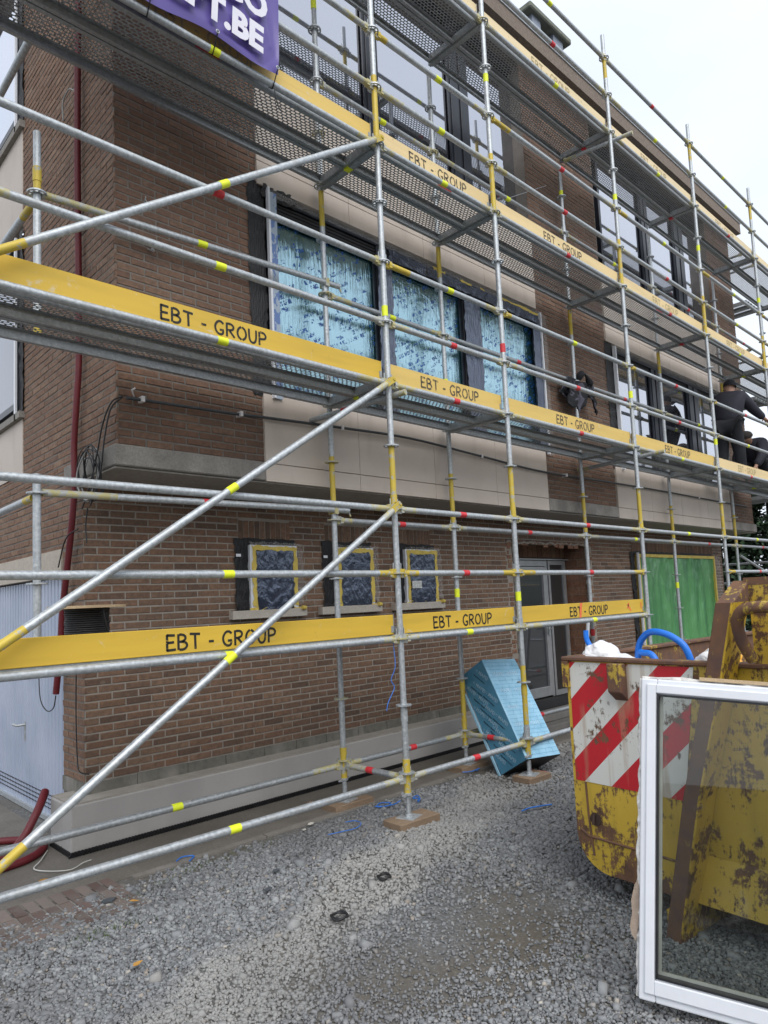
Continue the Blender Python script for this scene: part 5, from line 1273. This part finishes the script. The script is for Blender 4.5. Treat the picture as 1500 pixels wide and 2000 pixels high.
def person(lab, J, cap=True, clothes=NAVY):
    """J: joint dictionary in world coordinates"""
    V = {k: Vector(v) for k, v in J.items()}; names = []; rad = []; E = []
    def add(n, p, r): names.append((n, Vector(p))); rad.append(r); return len(names)-1
    pel = add('p', V['pelvis'], (.11, .10)); sp = add('s', V['pelvis'].lerp(V['chest'], .5), (.12, .10)); ch = add('c', V['chest'], (.14, .10)); nk = add('n', V['neck'], .055)
    hd = V['head']; f = V['face'].normalized(); upv = (hd-V['neck']).normalized()
    h1 = add('h1', hd-upv*.06+f*.015, (.08, .085)); h2 = add('h2', hd+upv*.02, (.10, .112)); h3 = add('h3', hd+upv*.09-f*.005, (.085, .095))
    E += [(pel, sp), (sp, ch), (ch, nk), (nk, h1), (h1, h2), (h2, h3)]
    rgt = V['sh_r']-V['sh_l']; rgt.normalize()
    for s_ in 'lr':
        sh = add('', V['sh_'+s_], .062); el = add('', V['el_'+s_], .045); wr = add('', V['wr_'+s_], .029); E += [(ch, sh), (sh, el), (el, wr)]
        d = (V['wr_'+s_]-V['el_'+s_]).normalized(); sd = d.cross(Vector((0, 0, 1))).normalized() if abs(d.z) < .95 else rgt; dn = d.cross(sd)
        pm = add('', V['wr_'+s_]+d*.055, (.036, .018)); E.append((wr, pm))
        for q, (o_, ln) in enumerate(((-.027, .065), (-.009, .075), (.009, .07), (.026, .055))):
            k0 = add('', V['wr_'+s_]+d*.09+sd*o_, .0095); k1 = add('', V['wr_'+s_]+d*(.09+ln*.55)+sd*o_*1.1+dn*.012, .0085); k2 = add('', V['wr_'+s_]+d*(.09+ln*.8)+sd*o_*1.1+dn*.04, .0075); E += [(pm, k0), (k0, k1), (k1, k2)]
        t0 = add('', V['wr_'+s_]+d*.04-sd*.038+dn*.01, .010); t1 = add('', V['wr_'+s_]+d*.075-sd*.05+dn*.03, .0085); E += [(pm, t0), (t0, t1)]
        hp = add('', V['hip_'+s_], .085); kn = add('', V['kn_'+s_], .06); an = add('', V['an_'+s_], .042); to = add('', V['an_'+s_]+V['toe']*.17+Vector((0, 0, -.045)), (.042, .03)); E += [(pel, hp), (hp, kn), (kn, an), (an, to)]
    org = V['base']; vs = [p for _, p in names]
    body = skin('person', vs, E, rad, SKIN, None, org); tag(body, lab, 'person')
    # face: nose, ears, eyes
    ey = hd+upv*.015; rg = f.cross(upv).normalized(); mb = MB()
    mb.tube([ey+f*.085+upv*.01, ey+f*.107-upv*.03], [.007, .014], 8)
    for s_ in (-1, 1): mb.tube([ey+rg*s_*.073-f*.01, ey+rg*s_*.088-f*.015], [.026, .018], 10)
    mb.build('ears_and_nose', SKIN, body, None)
    mb = MB()
    for s_ in (-1, 1): mb.tube([ey+rg*s_*.03+f*.075, ey+rg*s_*.03+f*.086], [.011, .007], 8)
    mb.tube([ey-upv*.052+f*.083-rg*.02, ey-upv*.052+f*.086, ey-upv*.052+f*.083+rg*.02], .004, 6); mb.build('eyes_and_mouth', plain('dark_features', (.05, .025, .02), .4), body)
    # jacket
    cv = [V['pelvis']+Vector((0, 0, -.07)), V['pelvis'].lerp(V['chest'], .5), V['chest'], V['neck']+upv*.045, V['sh_l'], V['el_l'], V['wr_l'], V['sh_r'], V['el_r'], V['wr_r']]
    skin('jacket', cv, [(0,1),(1,2),(2,3),(2,4),(4,5),(5,6),(2,7),(7,8),(8,9)], [(.225,.175), (.225,.18), (.235,.175), .105, .115, .085, .06, .115, .085, .06], clothes, body, org)
    tv = [V['pelvis']]+[V[k+s_] for s_ in 'lr' for k in ('hip_', 'kn_', 'an_')]
    skin('trousers', tv, [(0,1),(1,2),(2,3),(0,4),(4,5),(5,6)], [(.19,.165), .14, .105, .085, .14, .105, .085], TROU, body, org)
    for s_ in 'lr':
        a_ = V['an_'+s_]; mb = MB(); mb.tube([a_+Vector((0,0,-.01)), a_+Vector((0,0,-.05)), a_+V['toe']*.09+Vector((0,0,-.055)), a_+V['toe']*.20+Vector((0,0,-.06))], [.05, .052, .046, .034], 12); mb.build('boot', BLACK, body)
    mb = MB(); n_ = 8; rr_ = 14
    top = hd+upv*.045; vs2 = []
    for k in range(n_+1):
        th = k/n_*math.pi*.60
        for q in range(rr_):
            a_ = 2*math.pi*q/rr_; vs2.append(top+(rg*math.cos(a_)*.105+f*math.sin(a_)*.122)*math.sin(th)+upv*math.cos(th)*.115-f*.022)
    mb.add(vs2, [(k*rr_+q, k*rr_+(q+1)%rr_, (k+1)*rr_+(q+1)%rr_, (k+1)*rr_+q) for k in range(n_) for q in range(rr_)], 0, True)
    if cap: mb.obox(top+f*.13-upv*.005, f*.045, rg*.06, upv*.004)
    mb.build('cap' if cap else 'hair', CAPM if cap else HAIR, body)
    return body
zd = 2.06
person('worker in dark jacket and cap standing on the middle deck, one hand on the rail', dict(base=(8.42, .36, zd), pelvis=(8.36, .38, zd+.93), chest=(8.44, .36, zd+1.28), neck=(8.52, .36, zd+1.44), head=(8.57, .37, zd+1.57), face=(.8, .55, -.15),
    sh_l=(8.42, .54, zd+1.36), sh_r=(8.52, .17, zd+1.37), el_l=(8.60, .60, zd+1.12), wr_l=(8.82, .58, zd+1.02), el_r=(8.78, .09, zd+1.17), wr_r=(9.05, .035, zd+1.06), hip_l=(8.33, .48, zd+.88), hip_r=(8.37, .28, zd+.88),
    kn_l=(8.38, .50, zd+.49), kn_r=(8.44, .26, zd+.49), an_l=(8.30, .50, zd+.095), an_r=(8.42, .24, zd+.095), toe=(1, .1, 0)))
person('worker in dark padded coat crouching on the middle deck beside the standing worker', dict(base=(9.6, .38, zd), pelvis=(9.78, .38, zd+.38), chest=(9.46, .37, zd+.66), neck=(9.30, .37, zd+.74), head=(9.17, .37, zd+.80), face=(-.75, .1, -.55),
    sh_l=(9.40, .19, zd+.69), sh_r=(9.40, .55, zd+.69), el_l=(9.22, .16, zd+.44), wr_l=(9.05, .22, zd+.26), el_r=(9.22, .58, zd+.44), wr_r=(9.04, .52, zd+.26), hip_l=(9.76, .28, zd+.34), hip_r=(9.76, .48, zd+.34),
    kn_l=(9.38, .24, zd+.40), kn_r=(9.38, .52, zd+.36), an_l=(9.66, .24, zd+.10), an_r=(9.66, .52, zd+.10), toe=(-1, 0, 0)), cap=False)

# ================================================================ small things on the ground
BLS = plain('blue_plastic_twine', (.03, .16, .55), .5, var=.1, bump=0)
def strg(pts, lab, r=.0035, mat=BLS, name='twine', cat='twine', z=G+.022):
    P = spline([(x, y, z+random.uniform(0, .012)) for x, y in pts], 6); mb = MB(); mb.tube(P, r, 6); return tag(mb.build(name, mat, org=P[0]), lab, cat, 'scraps of blue twine on the gravel' if mat is BLS else None)
strg([(-.59, .24), (-.48, .20), (-.36, .19), (-.27, .24), (-.25, .33), (-.32, .36)], 'curved length of blue twine in front of the dark inner timber block')
strg([(.09, .47), (.16, .40), (.24, .44), (.18, .50), (.10, .45), (.22, .39), (.33, .42)], 'tangled blue twine just left of the nearest outer foot', .005)
strg([(.40, .28), (.47, .33), (.44, .38), (.52, .41), (.50, .36), (.42, .31)], 'small tangle of blue twine right of the nearest outer foot', .005)
strg([(.70, -.52), (.80, -.53), (.90, -.575), (.99, -.60)], 'straight scrap of blue twine lying between the outer feet and the container', .006)
strg([(-1.56, .625), (-1.50, .66), (-1.43, .64), (-1.46, .60), (-1.5, .56)], 'small blue twine scrap by the kerb near the long lowest tube', .005)
strg([(1.35, .60), (1.45, .57), (1.6, .60), (1.5, .55)], 'blue twine scrap at the inner foot behind the insulation pack', .005)
mb = MB().tube(spline([(-.06, .02, -.03), (-.07, .0, -.2), (-.11, .01, -.30), (-.09, 0, -.36), (-.16, .0, -.46), (-.18, 0, -.52)], 6), .0035, 6); tag(mb.build('twine', BLS, org=(-.06, .02, -.03)), 'blue twine dangling from the lowest toe board', 'twine')
strg([(-2.05, 1.60), (-2.16, 1.40), (-2.24, 1.28), (-2.20, 1.15), (-2.08, 1.08), (-1.98, 1.12), (-1.92, 1.14)], 'thin white wire curling on the concrete by the plinth corner', .004, plain('white_wire', (.6, .6, .56), .5, bump=0), 'wire', 'wire', G+.012)
def tring(x, y, r, lab):
    mb = MB(); mb.tube([(x+r*math.cos(a), y+r*1.0*math.sin(a), G+.030+.005*math.sin(3*a)) for a in np.linspace(0, 2*math.pi, 33)], .0065, 10); mb.tube([(x+r*.8*math.cos(a), y+r*.8*math.sin(a), G+.030) for a in np.linspace(0, 4, 14)], .005, 6)
    tag(mb.build('rubber_ring', BLACK, org=(x, y, G+.02)), lab, 'ring')
tring(-.86, -.62, .040, 'black rubber ring lying on pale gravel, the farther one'); tring(-1.38, -.82, .045, 'black rubber ring lying on the gravel, the nearer one')
def leaf(x, y, a, lab, s_=.03):
    mb = MB(); c, q = math.cos(a), math.sin(a); P = [(-1, 0, .2), (-.4, .45, .5), (.5, .4, .3), (1.2, 0, .1), (.5, -.4, .4), (-.4, -.45, .1)]
    mb.add([(x+(px*c-py*q)*s_, y+(px*q+py*c)*s_, G+.03+pz*.012) for px, py, pz in P]+[(x, y, G+.028)], [(i, (i+1) % 6, 6) for i in range(6)])
    tag(mb.build('leaf', plain('yellow_leaf', (.45, .24, .05), .7) if 'yellow_leaf' not in bpy.data.materials else bpy.data.materials['yellow_leaf'], org=(x, y, G)), lab, 'leaf')
leaf(-2.33, -.48, .4, 'fallen orange leaf on the gravel, lower left'); leaf(-2.03, .22, 2.2, 'fallen orange leaf on the gravel just below the long lowest tube'); leaf(-2.28, .98, .1, 'pale dry leaf on the concrete behind the long lowest tube'); leaf(-1.85, -2.55, 1.1, 'small dry orange leaf on the gravel at the bottom of the photo', .016)
def scrap(x, y, s_, mat, lab, z=G+.02):
    mb = MB(); P = [(x+s_*math.cos(a)*random.uniform(.6, 1.2), y+s_*.6*math.sin(a)*random.uniform(.6, 1.2), z) for a in np.linspace(0, 6.28, 7)[:-1]]
    mb.prism(P, (0, 0, s_*.25)); tag(mb.build('rubble_chip', mat, org=(x, y, z)), lab, 'rubble chip')
DS = plain('dark_stone', (.07, .08, .09), .7); LS = plain('white_chip', (.6, .58, .52), .8); PS = plain('pink_chip', (.40, .26, .2), .9)
scrap(-1.22, -.02, .035, DS, 'dark slate chip at the left edge of the pale gravel'); scrap(-1.42, -.22, .028, DS, 'large grey stone on the pale gravel left of the rubber rings')
scrap(-.15, 1.0, .03, PS, 'pinkish mortar chip on the concrete by the plinth'); scrap(-.5, .55, .03, LS, 'white mortar chip at the kerb'); scrap(.62, .62, .04, LS, 'flat pale tile scrap by the kerb beyond the nearest feet'); scrap(-.62, .48, .02, LS, 'small white chip left of the curved twine'); scrap(-2.12, .38, .045, DS, 'grey stone lying on the brick pavers', G+.012)
# weeds along the kerb
mb = MB()
for cx_, cy_, n_, sp in ((-2.30, .02, 160, .10), (-2.05, .34, 60, .06), (-1.45, .48, 90, .12), (-1.7, .40, 40, .06), (-1.0, .5, 30, .1), (1.75, .1, 40, .04), (-.9, -1.95, 18, .02)):
    for _ in range(n_):
        x, y = random.gauss(cx_, sp), random.gauss(cy_, sp*.35); h_ = random.uniform(.008, .03); a = random.uniform(0, 6.28); l_ = random.uniform(.004, .02)
        mb.add([(x-.0025*math.sin(a), y+.0025*math.cos(a), G), (x+.0025*math.sin(a), y-.0025*math.cos(a), G), (x+l_*math.cos(a), y+l_*math.sin(a), G+h_)], [(0, 1, 2)])
tag(mb.build('weeds', plain('weed_green', (.09, .13, .035), .8), org=(-2, 0, G)), 'low green weeds sprouting along the gravel edge', 'weeds', kind='stuff')
# bare aluminium strip leaning in the doorway
mb = MB(); mb.obox((5.02, 1.35, -.60), (.03, 0, 0), (0, .01, 0), (.14, .0, .62)); tag(mb.build('metal_strip', PVC, org=(5.1, 1.4, G+.1)), 'white metal strip leaning beside the entrance', 'strip')

# unseen hedge and tree line, added across the yard to darken the glass reflections
import mathutils
mb = MB(); nx, nz = 160, 16; vs = []
for k in range(nz+1):
    for i in range(nx+1):
        x = -60+150*i/nx; v_ = k/nz; top = 5.2+2.2*mathutils.noise.noise(Vector((x*.12, 3, 0)))+1.0*mathutils.noise.noise(Vector((x*.5, 7, 0)))
        vs.append((x+.4*mathutils.noise.noise(Vector((x, v_*9, 1))), -26+1.6*v_**3*-1+1.2*mathutils.noise.noise(Vector((x*.4, v_*4, 5))), G+top*v_))
mb.add(vs, [(k*(nx+1)+i, k*(nx+1)+i+1, (k+1)*(nx+1)+i+1, (k+1)*(nx+1)+i) for k in range(nz) for i in range(nx)])
tag(mb.build('reflection_wood', plain('reflection_foliage', (.035, .055, .022), .9, var=.5, scale=1.2, bump=1), org=(0, -26, G)), 'unseen green tree line added across the yard for dark glass reflections', 'wood', kind='stuff')

# ================================================================ dark evergreens beyond the house
def tree(x, y, h, r, n, lab, seed, col=((.008, .022, .010), (.03, .06, .028))):
    rnd = random.Random(seed); T = thing('conifer_tree', (x, y, G), lab, 'tree', 'dark evergreens beyond the house')
    mb = MB(); mb.tube([(x, y, G), (x+.05, y, G+h*.5), (x, y, G+h*.95)], [.16, .10, .02], 10)
    for k in range(14):
        z = G+h*(.12+.06*k); a = k*2.4; l_ = r*.7*(1-.8*k/14); mb.tube([(x, y, z), (x+l_*math.cos(a), y+l_*math.sin(a), z+.2)], [.035, .01], 6)
    mb.build('trunk', plain('bark', (.06, .045, .035), .9) if 'bark' not in bpy.data.materials else bpy.data.materials['bark'], T)
    nm = 'evergreen_foliage_%d' % (seed % 3)
    if nm in bpy.data.materials: m_ = bpy.data.materials[nm]
    else:
        t = NT(nm); gi = t.n('NewGeometry').outputs['Random Per Island']; t.set(t.ramp(gi, (0, col[0]), (.7, col[1]), (1, tuple(c*1.8 for c in col[1]))), .8); m_ = t.m
    mb = MB()
    cl_ = [(rnd.uniform(0, 6.28), rnd.random(), rnd.uniform(.6, 1)) for _ in range(70)]
    for _ in range(n):
        a0, zf, rf = rnd.choice(cl_); zf = min(1, max(0, zf+rnd.gauss(0, .03))); a = a0+rnd.gauss(0, .25)
        rr_ = r*(1.0-.75*zf**1.6)*rf*(rnd.random()**.3); z = G+.15+h*zf*.97
        p = Vector((x+rr_*math.cos(a), y+rr_*math.sin(a), z)); d = Vector((math.cos(a)+rnd.gauss(0, .4), math.sin(a)+rnd.gauss(0, .4), rnd.uniform(-.6, .3))).normalized()*rnd.uniform(.10, .20)
        q = d.cross(Vector((rnd.gauss(0, 1), rnd.gauss(0, 1), rnd.gauss(0, 1)))).normalized()*.045
        mb.add([p-q, p+d*.5+q*1.3, p+d, p+d*.5-q*1.3], [(0, 1, 2, 3)])
    mb.build('crown', m_, T)
for k, (x, y, h, r, n) in enumerate(((15.0, 1.9, 4.3, 1.8, 12000), (16.2, 3.6, 4.9, 2.0, 9000), (17.5, 5.6, 4.6, 1.8, 6000), (19.5, .0, 4.7, 2.2, 8000), (14.2, 4.6, 3.9, 1.4, 5000), (17.6, 1.4, 4.6, 2.0, 9000))):
    tree(x, y, h, r, n, ('dark evergreen tree directly behind the far end of the overhang', 'tallest dark evergreen, just behind the first one', 'dark evergreen farthest left beyond the house', 'dark evergreen at the right edge beyond the far scaffold', 'small dark evergreen close to the rear corner of the house', 'dark evergreen between the tallest tree and the right edge')[k], k)
